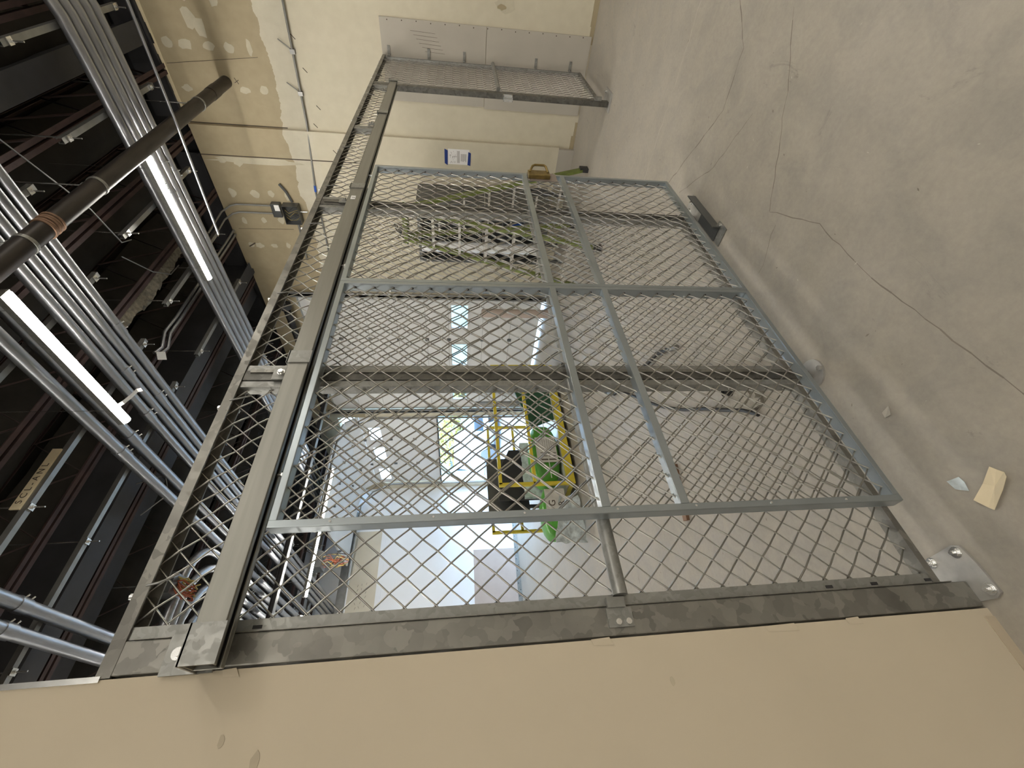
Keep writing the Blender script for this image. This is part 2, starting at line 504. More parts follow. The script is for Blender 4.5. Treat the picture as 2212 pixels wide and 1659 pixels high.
# floor joints, cracks and scrapes
def crack(pts, wd, mt='line', seed=0, jit=.012):
    r_ = random.Random(seed); m_ = MB()
    P_ = []
    for (x0, y0), (x1, y1) in zip(pts, pts[1:]):
        n = max(2, int(math.hypot(x1-x0, y1-y0)/.05))
        for k in range(n):
            t = k/n
            P_.append((x0+(x1-x0)*t+r_.uniform(-jit, jit), y0+(y1-y0)*t+r_.uniform(-jit, jit)))
    P_.append(pts[-1])
    for (x0, y0), (x1, y1) in zip(P_, P_[1:]):
        ln = math.hypot(x1-x0, y1-y0) or 1
        w_ = wd*(.5+r_.random())
        nx, ny = -(y1-y0)/ln*w_/2, (x1-x0)/ln*w_/2
        m_.add([(x0-nx, y0-ny, .0006), (x1-nx, y1-ny, .0006), (x1+nx, y1+ny, .0006), (x0+nx, y0+ny, .0006)], [(0, 1, 2, 3)])
    return m_.build('floor_crack', mt, fl)
M['crackc'] = mat('dark_crack', (0.21, 0.185, 0.155), 0.9)
M['palescratch'] = mat('pale_scratch', (0.50, 0.47, 0.41), 0.7)
crack([(1.95, .905), (1.62, .80), (1.256, .818), (.987, .797), (.641, .771), (.3, .74)], .0035, 'crackc', 1, .004)
crack([(1.95, .905), (2.257, .476), (2.5, .2)], .004, 'crackc', 11, .006)
crack([(1.785, 1.155), (1.80, 1.08), (1.853, .98), (1.86, .93)], .0022, 'crackc', 2, .004)
crack([(3.12, 1.29), (2.80, .78), (2.75, .69), (2.80, .41), (3.2, .1)], .005, 'crackc', 3, .006)
crack([(2.90, 1.25), (2.6, .95), (2.45, .62)], .003, 'crackc', 4, .006)
crack([(3.55, 1.6), (3.52, .6), (3.6, -1.2)], .003, 'palescratch', 6, .01)
r_ = random.Random(5)
sp = MB()
for k in range(90):
    x, y = r_.uniform(.5, 5.6), r_.uniform(-.9, 1.15)
    a = r_.uniform(.003, .009); t = r_.uniform(0, 3)
    dx, dy = a*math.cos(t), a*math.sin(t)
    sp.add([(x-dx, y-dy, .0007), (x+dy*.3, y-dx*.3, .0007), (x+dx, y+dy, .0007), (x-dy*.3, y+dx*.3, .0007)], [(0, 1, 2, 3)])
sp.build('paint_specks', 'palescratch', fl)
sp = MB()
for k in range(110):
    x, y = r_.uniform(.5, 5.6), r_.uniform(-.9, 5)
    a = r_.uniform(.003, .011); t = r_.uniform(0, 3)
    dx, dy = a*math.cos(t), a*math.sin(t)
    sp.add([(x-dx, y-dy, .0007), (x+dy*.35, y-dx*.35, .0007), (x+dx, y+dy, .0007), (x-dy*.35, y+dx*.35, .0007)], [(0, 1, 2, 3)])
sp.build('pit_marks', 'crackc', fl)

# ------------------------------------------------------------------ woven wire infill
PX, PZ, WR = 0.073, 0.08337, 0.0027
def weave(x0, x1, z0, z1, y, amp=0.0034, r=WR, px=PX, pz=PZ, ns=5):
    mb = MB()
    ox, oz = x0, z0
    W_, H_ = x1-x0, z1-z0
    def wire(pts, dirx, dirz):
        ln = math.hypot(dirx, dirz); dx_, dz_ = dirx/ln, dirz/ln
        px_, pz_ = -dz_, dx_
        vs_, fs = [], []
        for (x, yy_, z) in pts:
            for k in range(ns):
                t = 2*math.pi*k/ns
                a, b_ = math.cos(t)*r, math.sin(t)*r
                vs_.append((x+px_*a, yy_+b_, z+pz_*a))
        for i in range(len(pts)-1):
            for k in range(ns):
                k2 = (k+1) % ns
                fs.append((i*ns+k, i*ns+k2, (i+1)*ns+k2, (i+1)*ns+k))
        mb.add(vs_, fs, True)
    # family A: x/px + z/pz = k ; along it m = x/px - z/pz
    A, B = W_/px, H_/pz
    k = 0.5
    while k < A+B:
        mlo, mhi = max(-k, k-2*B), min(k, 2*A-k)
        if mhi-mlo > .3:
            ms = [mlo]; q = math.ceil(mlo*2+.01)/2
            while q < mhi-.005: ms.append(q); q += .5
            ms.append(mhi)
            wire([(ox+(k+q)/2*px, y+amp*math.cos(math.pi*((q-.5)+(k-.5))), oz+(k-q)/2*pz) for q in ms], px, -pz)
        k += 1
    m_ = math.ceil(-B)+.5-1
    while m_ < A:
        klo, khi = max(-m_, m_), min(2*A-m_, 2*B+m_)
        if khi-klo > .3:
            ks = [klo]; q = math.ceil(klo*2+.01)/2
            while q < khi-.005: ks.append(q); q += .5
            ks.append(khi)
            wire([(ox+(q+m_)/2*px, y-amp*math.cos(math.pi*((m_-.5)+(q-.5))), oz+(q-m_)/2*pz) for q in ks], px, pz)
        m_ += 1
    return mb

def frame(t, x0, x1, z0, z1, y0, y1, wd, names=('stile', 'stile', 'bottom_rail', 'top_rail'), mt='galvfine'):
    """channel frame: thin face flange in front, web set back, wires enter the web"""
    def chan(a0, a1, b0, b1, name, side):
        m_ = MB()
        th = .004
        if side in ('l', 'r'):
            m_.box(a0, a1, y0, y0+th, b0, b1)
            m_.box(a0, a1, y1-th, y1, b0, b1)
            if side == 'l': m_.box(a1-th, a1, y0+th, y1-th, b0, b1)
            else: m_.box(a0, a0+th, y0+th, y1-th, b0, b1)
        else:
            m_.box(a0, a1, y0, y0+th, b0, b1)
            m_.box(a0, a1, y1-th, y1, b0, b1)
            if side == 'b': m_.box(a0, a1, y0+th, y1-th, b1-th, b1)
            else: m_.box(a0, a1, y0+th, y1-th, b0, b0+th)
        return m_.build(name, mt, t)
    chan(x0, x0+wd, z0, z1, names[0], 'l')
    chan(x1-wd, x1, z0, z1, names[1], 'r')
    chan(x0+wd, x1-wd, z0, z0+wd, names[2], 'b')
    chan(x0+wd, x1-wd, z1-wd, z1, names[3], 't')

# fixed partition panels: sit between the posts, in the wall plane
Y0, Y1 = YF+.004, YF+.046
YM = (Y0+Y1)/2
ZB, ZT = 0.112, 2.363
def panel_frame(t, x0, x1, z0):
    th = .004
    for a, side in ((x0, 1), (x1, -1)):
        m_ = MB(); e = a+side*.028
        m_.box(a, e, Y0, Y0+th, z0, ZT); m_.box(a, e, Y1-th, Y1, z0, ZT)
        m_.box(e-side*th, e, Y0+th, Y1-th, z0, ZT)
        m_.build('stile', 'galvfine', t)
    m_ = MB()
    m_.box(x0+.028, x1-.028, Y0, Y1, z0-.004, z0)
    m_.box(x0, x1, Y0-th, Y0, z0-.020, z0+.003); m_.box(x0, x1, Y1, Y1+th, z0-.020, z0)
    m_.build('bottom_rail', 'galv', t)
panel_specs = [
    (0.273, 1.139, ZB, 'tall fixed mesh panel beside the beige wall, left of the first inner post', (1.107,)),
    (1.192, 2.521, ZB, 'tall fixed mesh panel standing behind the sliding gate, between two posts', (1.107,)),
    (5.018, 6.045, ZB, 'narrow fixed mesh panel clipped to the grey board on the far wall', (1.135,)),
    (2.594, 3.800, 2.196, 'short transom mesh panel over the gate opening, nearer the gate', ()),
    (3.808, 4.950, 2.196, 'short transom mesh panel over the gate opening, nearer the far wall', ()),
]
for i, (x0, x1, z0, lab, mids) in enumerate(panel_specs):
    if i == 0: x0 = .3015-.028
    t = thing('mesh_panel', lab, 'partition panel', ((x0+x1)/2, YM, z0))
    if i == 0:
        # the near stile of this panel is the strip seen against the post
        panel_frame(t, .3005-.0, x1, z0)
        weave(.3015, x1-.028, z0, ZT, YM).build('wire_mesh', 'wire', t)
    else:
        panel_frame(t, x0, x1, z0)
        n_ = max(1, round((x1-x0-.056)/PX)); 
        weave(x0+.028, x1-.028, z0, ZT, YM, px=(x1-x0-.056)/n_).build('wire_mesh', 'wire', t)
    for zz in mids:
        MB().tube([((x0 if i else .302)+.02, YM-.022-.016, zz), (x1-.02, YM-.022-.016, zz)], .021, 16).build('mid_rail', 'galvfine', t)
# top rail runs the whole length in two lengths
for x0, x1, lab in ((0.224, 2.543, 'galvanized top rail over the near half of the mesh partition'), (2.547, XW-.01, 'galvanized top rail over the far half of the mesh partition')):
    t = thing('top_rail', lab, 'rail', ((x0+x1)/2, YM, 2.343))
    m_ = MB()
    m_.box(x0, x1, Y0-.006, Y0-.001, 2.341, 2.373)
    m_.box(x0, x1, Y1+.001, Y1+.006, 2.335, 2.373)
    m_.box(x0, x1, Y0-.001, Y1+.001, 2.3635, 2.369)
    m_.build('channel', 'galv', t)
    x = x0+.18
    while x < x1:
        MB().tube([(x, Y0+.012, 2.369), (x, Y0+.012, 2.388)], .008, 6).build('bolt_head', 'zinc', t)
        MB().tube([(x+.02, Y0-.007, 2.350), (x+.024, Y0-.009, 2.325), (x+.034, Y0-.006, 2.305), (x+.05, Y0+.004, 2.290)], .003, 6).build('hook_bolt', 'strut', t)
        x += .62

# posts
def post(x0, x1, z1, lab, plate, y0=YF, y1=YF+.05, mt='galvpost', bolts=()):
    t = thing('post', lab, 'post', ((x0+x1)/2, (y0+y1)/2, 0))
    MB().box(x0, x1, y0, y1, .008, z1).build('tube', mt, t, bevel=.004)
    if plate:
        MB().poly([(p[0], p[1], 0.0005) for p in plate], (0, 0, .008)).build('base_plate', 'plate', t)
    for bx, by in bolts:
        m_ = MB()
        m_.tube([(bx, by, .008), (bx, by, .011)], .017, 16)
        m_.tube([(bx, by, .011), (bx, by, .020)], .0125, 6)
        m_.tube([(bx, by, .020), (bx, by, .030)], .006, 8)
        m_.build('anchor_bolt', 'zinc', t)
    return t
pn = post(0.227, 0.298, 2.3415, 'wide spangled galvanized post bolted down against the beige wall end',
          [(0.24, 1.255), (0.235, 1.205), (0.245, 1.185), (0.33, 1.19), (0.385, 1.20), (0.395, 1.22), (0.385, 1.35), (0.24, 1.36)], YF-.004, YF+.046, 'galv',
          bolts=((0.26, 1.205), (0.372, 1.222), (0.372, 1.315)))
MB().box(.2982, .3002, YF-.006, YF+.05, .06, 2.32).build('seam_strip', 'galv', pn)
m_ = MB()
m_.box(.245, .292, YF-.010, YF-.004, 1.085, 1.155)
m_.box(.292, .318, YF-.016, YF-.004, 1.10, 1.15)
bk = m_.build('rail_bracket', 'galvfine', pn)
for zz in (1.10, 1.128):
    MB().tube([(.257, YF-.010, zz), (.257, YF-.017, zz)], .008, 8).build('screw', 'zinc', bk)
for zz in (0.115, 0.30, 0.45, 2.04):
    MB().box(.306, .314, Y0-.0015, Y0-.0002, zz, zz+.022).build('punched_slot', 'black', pn)
p2 = post(1.142, 1.190, 2.3415, 'inner galvanized post behind the near leaf of the gate, disc foot on the slab', None, bolts=())
m_ = MB(); m_.tube([(1.165, YF-.005, .0005), (1.165, YF-.005, .009)], .062, 28); m_.build('base_plate', 'plate', p2)
for by in (YF-.055, YF+.085):
    m_ = MB(); m_.tube([(1.15, by if by < YF else YF+.066, .009), (1.15, by if by < YF else YF+.066, .022)], .012, 6)
    m_.build('anchor_bolt', 'zinc', p2)
MB().box(1.176, 1.1905, YF-.006, YF-.0005, .05, 2.32).build('seam_strip', 'galv', p2)
p3 = post(2.525, 2.590, 2.3415, 'galvanized post behind the far edge of the sliding gate',
          [(2.47, 1.17), (2.70, 1.17), (2.70, 1.34), (2.47, 1.34)], bolts=((2.66, 1.20), (2.66, 1.26)))
MB().box(2.545, 2.556, YF-.006, YF-.0005, .05, 2.32).build('seam_strip', 'galv', p3)
p4 = post(4.955, 5.015, 2.3415, 'galvanized latch post on the far side of the opening',
          [(4.90, 1.17), (5.16, 1.17), (5.16, 1.34), (4.90, 1.34)], bolts=((5.11, 1.20),))
m_ = MB()
m_.box(4.90, 4.955, YF+.002, YF+.052, 1.00, 1.006); m_.box(4.90, 4.955, YF+.002, YF+.052, 1.085, 1.091)
m_.box(4.95, 4.956, YF+.002, YF+.052, 1.0, 1.09); m_.box(4.90, 4.906, YF+.002, YF+.012, 1.0, 1.09); m_.box(4.90, 4.906, YF+.042, YF+.052, 1.0, 1.09)
m_.box(5.0, 5.03, YF-.008, YF-.001, .99, 1.10)
m_.build('latch_keeper', 'zinc', p4)
m_ = MB(); m_.tube([(4.93, YF-.03, .10), (4.93, YF-.03, .165)], .02, 12); m_.build('guide_stop', 'galvfine', p4)

# clips that hold the far panel to the wall board
clip = thing('wall_clip', '', 'clip', (6.06, YF, 2.30), 'clips along the far wall edge of the partition')
MB().box(6.035, 6.082, YF-.006, YF+.002, 2.285, 2.315).box(6.076, 6.084, YF-.09, YF+.002, 2.285, 2.315).build('strap', 'galvfine', clip)
MB().tube([(6.05, YF-.006, 2.30), (6.05, YF-.014, 2.30)], .009, 8).build('screw', 'zinc', clip)
clip['label'] = 'uppermost small zinc clip fixing the mesh panel to the grey board'
for z, lb in ((1.86, 'second zinc clip from the top at the mesh panel end'), (1.46, 'middle zinc clip, above the panel mid rail at the grey board'),
              (0.63, 'second lowest zinc clip, below the panel mid rail at the grey board'), (0.22, 'lowest zinc clip near the floor at the grey board')):
    dup(clip, (0, 0, z-2.30), lb)

# header track
hd = thing('header_track', 'long galvanized box track carrying the sliding mesh gate along the partition', 'track', (2.5, 1.19, 2.085))
m_ = MB()
m_.box(.218, 2.66, 1.160, 1.164, 2.083, 2.150); m_.box(.218, 2.66, 1.218, 1.222, 2.083, 2.150)
m_.box(.218, 2.66, 1.164, 1.218, 2.146, 2.150)
m_.box(.218, 2.66, 1.164, 1.180, 2.083, 2.087); m_.box(.218, 2.66, 1.202, 1.218, 2.083, 2.087)
m_.build('near_section', 'track', hd, bevel=.002)
m_ = MB()
m_.box(2.64, 4.76, 1.164, 1.168, 2.086, 2.146); m_.box(2.64, 4.76, 1.216, 1.220, 2.086, 2.146)
m_.box(2.66, 4.76, 1.168, 1.216, 2.142, 2.146)
m_.box(2.66, 4.76, 1.168, 1.182, 2.086, 2.090); m_.box(2.66, 4.76, 1.202, 1.216, 2.086, 2.090)
m_.build('far_section', 'track', hd, bevel=.002)
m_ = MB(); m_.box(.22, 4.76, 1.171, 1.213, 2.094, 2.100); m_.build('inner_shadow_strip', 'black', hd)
for x, wd in ((.26, .085), (1.166, .06), (2.56, .06), (3.85, .05), (4.73, .05)):
    m_ = MB()
    m_.box(x-wd/2, x+wd/2, 1.155, 1.160, 2.078, 2.156)
    m_.box(x-wd/2, x+wd/2, 1.155, 1.26, 2.152, 2.158)
    m_.box(x-wd/2, x+wd/2, 1.246, 1.2525, 2.12, 2.235)
    bk = m_.build('track_bracket', 'galvfine', hd)
    MB().tube([(x, 1.246, 2.205), (x, 1.238, 2.205)], .014, 16).tube([(x, 1.238, 2.205), (x, 1.230, 2.205)], .010, 6).build('bolt', 'zinc', bk)
MB().box(2.395, 2.435, 1.158, 1.1598, 2.108, 2.132).build('sticker', 'paper', hd)
text('sticker_number', '2', (2.43, 1.1575, 2.112), (1, 0, 0), (0, 0, 1), .02, 'line', hd).location.x = -.022

# ------------------------------------------------------------------ sliding gate
gy0, gy1 = 1.170, 1.213
gt = thing('sliding_gate', 'double-leaf sliding gate of woven diamond wire in a zinc frame, slid open', 'gate', (1.72, 1.19, 0.12))
GX0, GXM, GX1, GZ0, GZ1 = .528, 1.655, 2.895, .118, 2.062
GW = .021
def cbox(x0, x1, z0, z1, name, side):
    m_ = MB(); th = .004
    m_.box(x0, x1, gy0, gy0+th, z0, z1)
    m_.box(x0, x1, gy1-th, gy1, z0, z1)
    if side == 'L': m_.box(x0, x0+th, gy0+th, gy1-th, z0, z1)
    if side == 'l': m_.box(x1-th, x1, gy0+th, gy1-th, z0, z1); m_.box(x0, x0+th, gy0+th, gy1-th, z0, z1)
    if side == 'r': m_.box(x0, x0+th, gy0+th, gy1-th, z0, z1)
    if side == 'b': m_.box(x0, x1, gy0+th, gy1-th, z1-th, z1)
    if side == 't': m_.box(x0, x1, gy0+th, gy1-th, z0, z0+th); m_.box(x0, x1, gy0+th, gy1-th, z1-th, z1)
    return m_.build(name, 'door', gt, bevel=.0015)
cbox(GX0, GX0+GW, GZ0, GZ1, 'near_stile', 'l')
cbox(GXM-.019, GXM, GZ0, GZ1, 'meeting_stile', 'l')
cbox(GXM+.002, GXM+.021, GZ0, GZ1, 'meeting_stile', 'r')
cbox(GX1-GW, GX1, GZ0, GZ1, 'far_stile', 'r')
for a, b_ in ((GX0+GW, GXM-.019), (GXM+.021, GX1-GW)):
    cbox(a, b_, GZ0, GZ0+GW, 'bottom_rail', 'b')
    cbox(a, b_, GZ1-GW, GZ1, 'top_rail', 't')
    for zz in (0.862, 1.112):
        MB().box(a, b_, gy0-.001, gy0+.004, zz-.014, zz+.014).box(a, b_, gy0+.004, gy0+.036, zz+.010, zz+.014).build('mid_rail', 'door', gt, bevel=.001)
    weave(a, b_, GZ0+GW, GZ1-GW, 1.192, px=(b_-a)/round((b_-a)/.0715), pz=(GZ1-GZ0-2*GW)/23).build('wire_mesh', 'wire', gt)
GPZ = (GZ1-GZ0-2*GW)/23
z = GZ0+GW+GPZ/2
while z < 2.02:
    MB().tube([(GXM-.0191, 1.192, z), (GXM-.0196, 1.192, z)], .007, 8).build('wire_hole', 'black', gt)
    MB().tube([(GX1-GW-.0001, 1.192, z), (GX1-GW-.0006, 1.192, z)], .007, 8).build('wire_hole', 'black', gt)
    z += GPZ
for z in (.45, .95, 1.4, 1.85):
    MB().tube([(GXM-.0195, 1.203, z), (GXM-.027, 1.203, z)], .006, 6).build('joining_bolt', 'zinc', gt)
for z in (.32, .58, .83, 1.08, 1.36, 1.62, 1.90):
    MB().tube([(GX0+.011, gy0, z), (GX0+.011, gy0-.002, z)], .0035, 8).build('rivet', 'zinc', gt)
# hanger trolleys
for x in (.70, 1.80, 2.78):
    m_ = MB(); m_.tube([(x, 1.191, 2.05), (x, 1.191, 2.115)], .005, 8); m_.tube([(x, 1.191, 2.062), (x, 1.191, 2.070)], .011, 6)
    hb = m_.build('hanger_bolt', 'zinc', gt)
    m_ = MB()
    for s_ in (-1, 1):
        m_.tube([(x+.02*s_, 1.180, 2.115), (x+.02*s_, 1.202, 2.115)], .012, 14)
    m_.build('roller', 'black', hb)
# latch between the mid rails on the far stile
lt = MB().box(2.775, 2.892, gy0-.006, gy0-.002, .905, 1.095).build('latch_plate', 'bronze', gt)
MB().box(2.795, 2.868, gy0-.034, gy0-.007, .955, 1.095).build('latch_case', 'brass', lt, bevel=.003)
MB().tube([(2.835, gy0-.034, 1.085), (2.868, gy0-.058, 1.066), (2.876, gy0-.062, 1.05), (2.876, gy0-.062, .990), (2.870, gy0-.056, .978), (2.835, gy0-.034, .966)], .0075, 10).build('pull_handle', 'brass', lt)
for p_ in ((2.882, .915), (2.785, .915), (2.785, 1.085)):
    MB().tube([(p_[0], gy0-.006, p_[1]), (p_[0], gy0-.009, p_[1])], .005, 8).build('rivet', 'zinc', lt)
MB().box(2.70, 2.80, 1.222, 1.228, .96, 1.12).build('back_keeper_plate', 'cabinet', lt)

# bottom guide under the gate
gd = thing('floor_guide', 'dark steel channel on the slab guiding the foot of the gate', 'guide', (2.5, 1.215, 0))
m_ = MB()
m_.box(2.26, 2.66, 1.158, 1.164, .009, .062); m_.box(2.26, 2.50, 1.164, 1.25, .009, .014)
m_.build('channel', 'cabinet', gd)
MB().poly([(2.20, 1.14, .0005), (2.30, 1.14, .0005), (2.30, 1.25, .0005), (2.20, 1.25, .0005)], (0, 0, .007)).build('end_plate', 'galvfine', gd)
MB().tube([(2.27, 1.15, .0075), (2.27, 1.15, .022)], .011, 6).build('anchor_bolt', 'zinc', gd)

# ------------------------------------------------------------------ loose things on the slab
def sheet(name, pts, lift, mt, lab, cat):
    m_ = MB(); n = len(pts)
    cx = sum(p[0] for p in pts)/n; cy = sum(p[1] for p in pts)/n
    top = [(cx, cy, .002)] + [(p[0], p[1], .002+z_) for p, z_ in zip(pts, lift)]
    bot = [(x, y, z-.0012) for x, y, z in top]
    fs = [(0, 1+i, 1+(i+1) % n) for i in range(n)] + [(n+1, n+2+(i+1) % n, n+2+i) for i in range(n)] + [(1+i, n+2+i, n+2+(i+1) % n, 1+(i+1) % n) for i in range(n)]
    m_.add(top+bot, fs)
    return tag(m_.build(name, mt), lab, cat)
sheet('paper_scrap', [(0.528, 0.968), (0.515, 0.962), (0.500, 0.952), (0.484, 0.950), (0.462, 0.982), (0.428, 1.042), (0.440, 1.053), (0.472, 1.068), (0.500, 1.02)], [.008, .003, .002, .012, .010, .006, .003, .010, .002], 'creampaper', 'curled cream paper scrap on the slab in front of the gate corner', 'paper')
sheet('tape_scrap', [(0.552, 1.100), (0.547, 1.062), (0.528, 1.058), (0.500, 1.064), (0.512, 1.082), (0.522, 1.095)], [.003, .001, .002, .004, .001, .002], 'plastic', 'translucent grey tape scrap beside the cream paper', 'tape')
sheet('drywall_chip', [(0.82, 1.10), (0.85, 1.085), (0.845, 1.12), (0.825, 1.125)], [.003, .002, .004, .001], 'board', 'small pale drywall chip on the slab under the gate', 'debris')

cb = MB(); cb.tube([(2.82, 3.33, .02), (2.585, 3.02, .016), (2.32, 2.78, .014), (2.123, 2.619, .014), (1.90, 2.41, .014), (1.715, 2.206, .014), (1.56, 2.0, .014), (1.455, 1.877, .014), (1.32, 1.71, .014), (1.23, 1.63, .02)], .012, 8)
tag(cb.build('cable', 'rubber'), 'long bent black cable lying on the slab behind the mesh', 'cable')
cb = MB(); cb.tube([(2.16, 2.06, .02), (2.26, 2.2, .03), (2.34, 2.45, .04), (2.42, 2.62, .04), (2.45, 2.8, .03), (2.62, 3.1, .03)], .017, 8)
t2 = tag(cb.build('cable', 'rubber'), 'short thick black cable with grey ends behind the inner post', 'cable')
cb = MB(); cb.tube([(2.09, 1.97, .02), (2.16, 2.06, .02)], .019, 8).tube([(2.62, 3.1, .03), (2.72, 3.22, .03)], .021, 8); cb.build('cable_end', 'strut', t2)
# floor boxes being set: black conduit stub into a small grey pour
fb = thing('floor_stub', 'grey mortar patch with a black conduit stub rising behind the inner post', 'conduit', (1.38, 1.70, 0))
MB().poly([(1.26, 1.58, .0008), (1.36, 1.52, .0008), (1.50, 1.60, .0008), (1.56, 1.72, .0008), (1.42, 1.80, .0008), (1.30, 1.74, .0008)], (0, 0, .018)).build('mortar_patch', 'concretedust', fb)
MB().tube([(1.47, 1.72, .0), (1.48, 1.73, .055)], .035, 16, cap=False).tube([(1.47, 1.72, .0), (1.48, 1.73, .04)], .030, 16).build('stub', 'rubber', fb)
MB().tube([(1.50, 1.70, .06), (1.70, 1.86, .045), (1.95, 2.06, .03)], .012, 8).build('lead', 'rubber', fb)
MB().poly([(1.34, 1.6, .019), (1.46, 1.62, .019), (1.43, 1.7, .019), (1.33, 1.68, .019)], (0, 0, .012)).build('mortar_lump', 'concretedust', fb)
MB().tube([(1.30, 1.56, .018), (1.30, 1.56, .05)], .014, 8).build('anchor', 'concretedust', fb)
an = MB()
an.bar((1.30, 1.42, .02), (3.45, 3.84, .02), .06, .006); an.bar((1.34, 1.40, .045), (3.49, 3.82, .045), .006, .05)
tag(an.build('steel_angle', 'galv'), 'long galvanized steel angle lying on the slab behind the inner post', 'steel angle')
wd = MB(); wd.bar((1.50, 2.57, .012), (1.13, 2.68, .012), .05, .022)
tag(wd.build('wood_strip', 'wood'), 'short brown wood strip on the slab behind the near gate leaf', 'wood')

# ------------------------------------------------------------------ paper notice on the far wall
nt_ = thing('notice', 'white printed notice held by two strips of blue tape on the cream wall', 'notice', (XW-.047, 2.29, 1.52))
MB().box(XW-.0485, XW-.0470, 2.195, 2.385, 1.385, 1.665).build('sheet', 'paper', nt_)
MB().poly([(XW-.0488, 2.195, 1.71), (XW-.0488, 2.375, 1.71), (XW-.0488, 2.40, 1.672), (XW-.0488, 2.215, 1.668)], (-.0008, 0, 0)).build('tape_strip', 'bluetape', nt_)
MB().poly([(XW-.0488, 2.22, 1.40), (XW-.0488, 2.385, 1.41), (XW-.0488, 2.395, 1.372), (XW-.0488, 2.235, 1.366)], (-.0008, 0, 0)).build('tape_strip', 'bluetape', nt_)
pr_ = MB()
r_ = random.Random(2)
for k in range(9):
    z = 1.425+k*.0085
    pr_.box(XW-.0491, XW-.0486, 2.25, 2.25+.10*r_.uniform(.85, 1), z, z+.003)
for k in range(4):
    z = 1.515+k*.009
    pr_.box(XW-.0491, XW-.0486, 2.215, 2.365, z, z+.0035)
for k in range(26):
    y, z = r_.uniform(2.215, 2.36), r_.uniform(1.555, 1.64)
    pr_.box(XW-.0491, XW-.0486, y, y+r_.uniform(.006, .02), z, z+.0025)
pr_.box(XW-.0491, XW-.0486, 2.285, 2.289, 1.55, 1.59)
pr_.build('print_lines', 'line', nt_)

# ------------------------------------------------------------------ ladder
ld = thing('stepladder', 'green fibreglass stepladder standing open behind the far gate leaf', 'ladder', (4.72, 2.55, 0))
tops = {'a': (4.70, 2.38, 2.12), 'b': (4.70, 2.72, 2.12), 'd': (4.80, 2.38, 2.10), 'c': (4.80, 2.72, 2.10)}
feet = {'a': (4.08, 2.39, .035), 'b': (4.08, 2.93, .035), 'd': (5.22, 2.03, .035), 'c': (5.30, 2.78, .035)}
def lp(k, t): return tuple(tops[k][i]+(feet[k][i]-tops[k][i])*t for i in range(3))
for k in 'abdc':
    MB().bar(tops[k], feet[k], .032, .07, (1, 0, 0)).build('front_rail' if k in 'ab' else 'rear_rail', 'ladder', ld)
    f_ = feet[k]
    MB().bar((f_[0], f_[1], .10), (f_[0], f_[1], .001), .045, .085, (1, 0, 0)).build('foot', 'rubber', ld)
for j in range(1, 7):
    t = j/7.0
    a, b_ = lp('a', t), lp('b', t)
    MB().bar(a, b_, .075, .028).build('step', 'alu', ld)
for j in (1, 2, 3, 4, 5, 6):
    a, b_ = lp('d', j/7.0+.02), lp('c', j/7.0+.02)
    MB().bar(a, b_, .03, .022).build('rear_brace', 'alu', ld)
MB().box(4.65, 4.85, 2.345, 2.755, 2.11, 2.165).build('top_cap', 'ladder', ld, bevel=.01)
for s_, y in (('a', 2.37), ('b', 2.75)):
    MB().bar(lp(s_, .42), lp('d' if s_ == 'a' else 'c', .42), .018, .005).build('spreader', 'alu', ld)

# tall dark steel cabinet by the far wall
kb = thing('steel_cabinet', 'tall dark steel cabinet with a polished edge column, beside the far wall behind the ladder', 'cabinet', (5.8, 3.2, 0))
m_ = MB()
m_.box(5.5, 6.04, 2.66, 2.69, .30, 2.08); m_.box(5.5, 6.04, 3.50, 3.53, .30, 2.08)
m_.box(5.5, 6.04, 2.69, 3.50, 2.04, 2.08); m_.box(5.5, 6.04, 2.69, 3.50, .30, .34); m_.box(6.0, 6.04, 2.69, 3.50, .34, 2.04)
m_.build('carcass', 'cabinet', kb)
for zz in (.62, .92, 1.22, 1.50, 1.78):
    MB().box(5.53, 6.0, 2.69, 3.22, zz, zz+.018).build('shelf', 'cabinet', kb)
MB().tube([(5.56, 3.32, .34), (5.56, 3.32, 2.04)], .075, 24).build('edge_column', 'paintedshine', kb)
for px_, py_ in ((5.54, 2.70), (5.54, 3.49), (6.0, 2.70), (6.0, 3.49)):
    MB().box(px_-.02, px_+.02, py_-.02, py_+.02, 0.0, .30).build('leg', 'cabinet', kb)
for i, (y, z, w_, h_, mt) in enumerate([(2.80, 1.519, .12, .14, 'bluepl'), (2.98, 1.239, .10, .16, 'plastic'), (2.80, .939, .16, .12, 'black'), (3.02, .639, .14, .15, 'bluepl'), (2.78, 1.799, .2, .1, 'black')]):
    m_ = MB(); m_.tube([(5.75, y+w_/2, z), (5.75, y+w_/2, z+h_*.75), (5.75, y+w_/2, z+h_*.85), (5.75, y+w_/2, z+h_)], [w_/2, w_/2, w_*.35, w_*.35], 16)
    tag(m_.build('container', mt), ['blue jar on the second shelf from the top', 'clear jar on the middle shelf', 'squat black tub on the second lowest shelf', 'blue jar on the lowest shelf', 'flat black tub on the top shelf'][i]+' of the dark cabinet', 'container')
# hanging cord on a wall hook
hk = thing('cord_hook', 'black hook with a tangled dark cord on the far wall above the ladder', 'hook', (XW-.06, 3.35, 2.4))
MB().tube([(XW-.0455, 3.28, 2.46), (XW-.10, 3.28, 2.46), (XW-.11, 3.30, 2.43)], .012, 8).build('hook', 'black', hk)
pts = [(XW-.10+.015*math.sin(k*1.3), 3.30+.10*math.sin(k*.9)+k*.006, 2.45-.05*abs(math.sin(k*.7))-.004*k) for k in range(34)]
MB().tube(pts, .008, 6).build('cord', 'black', hk)

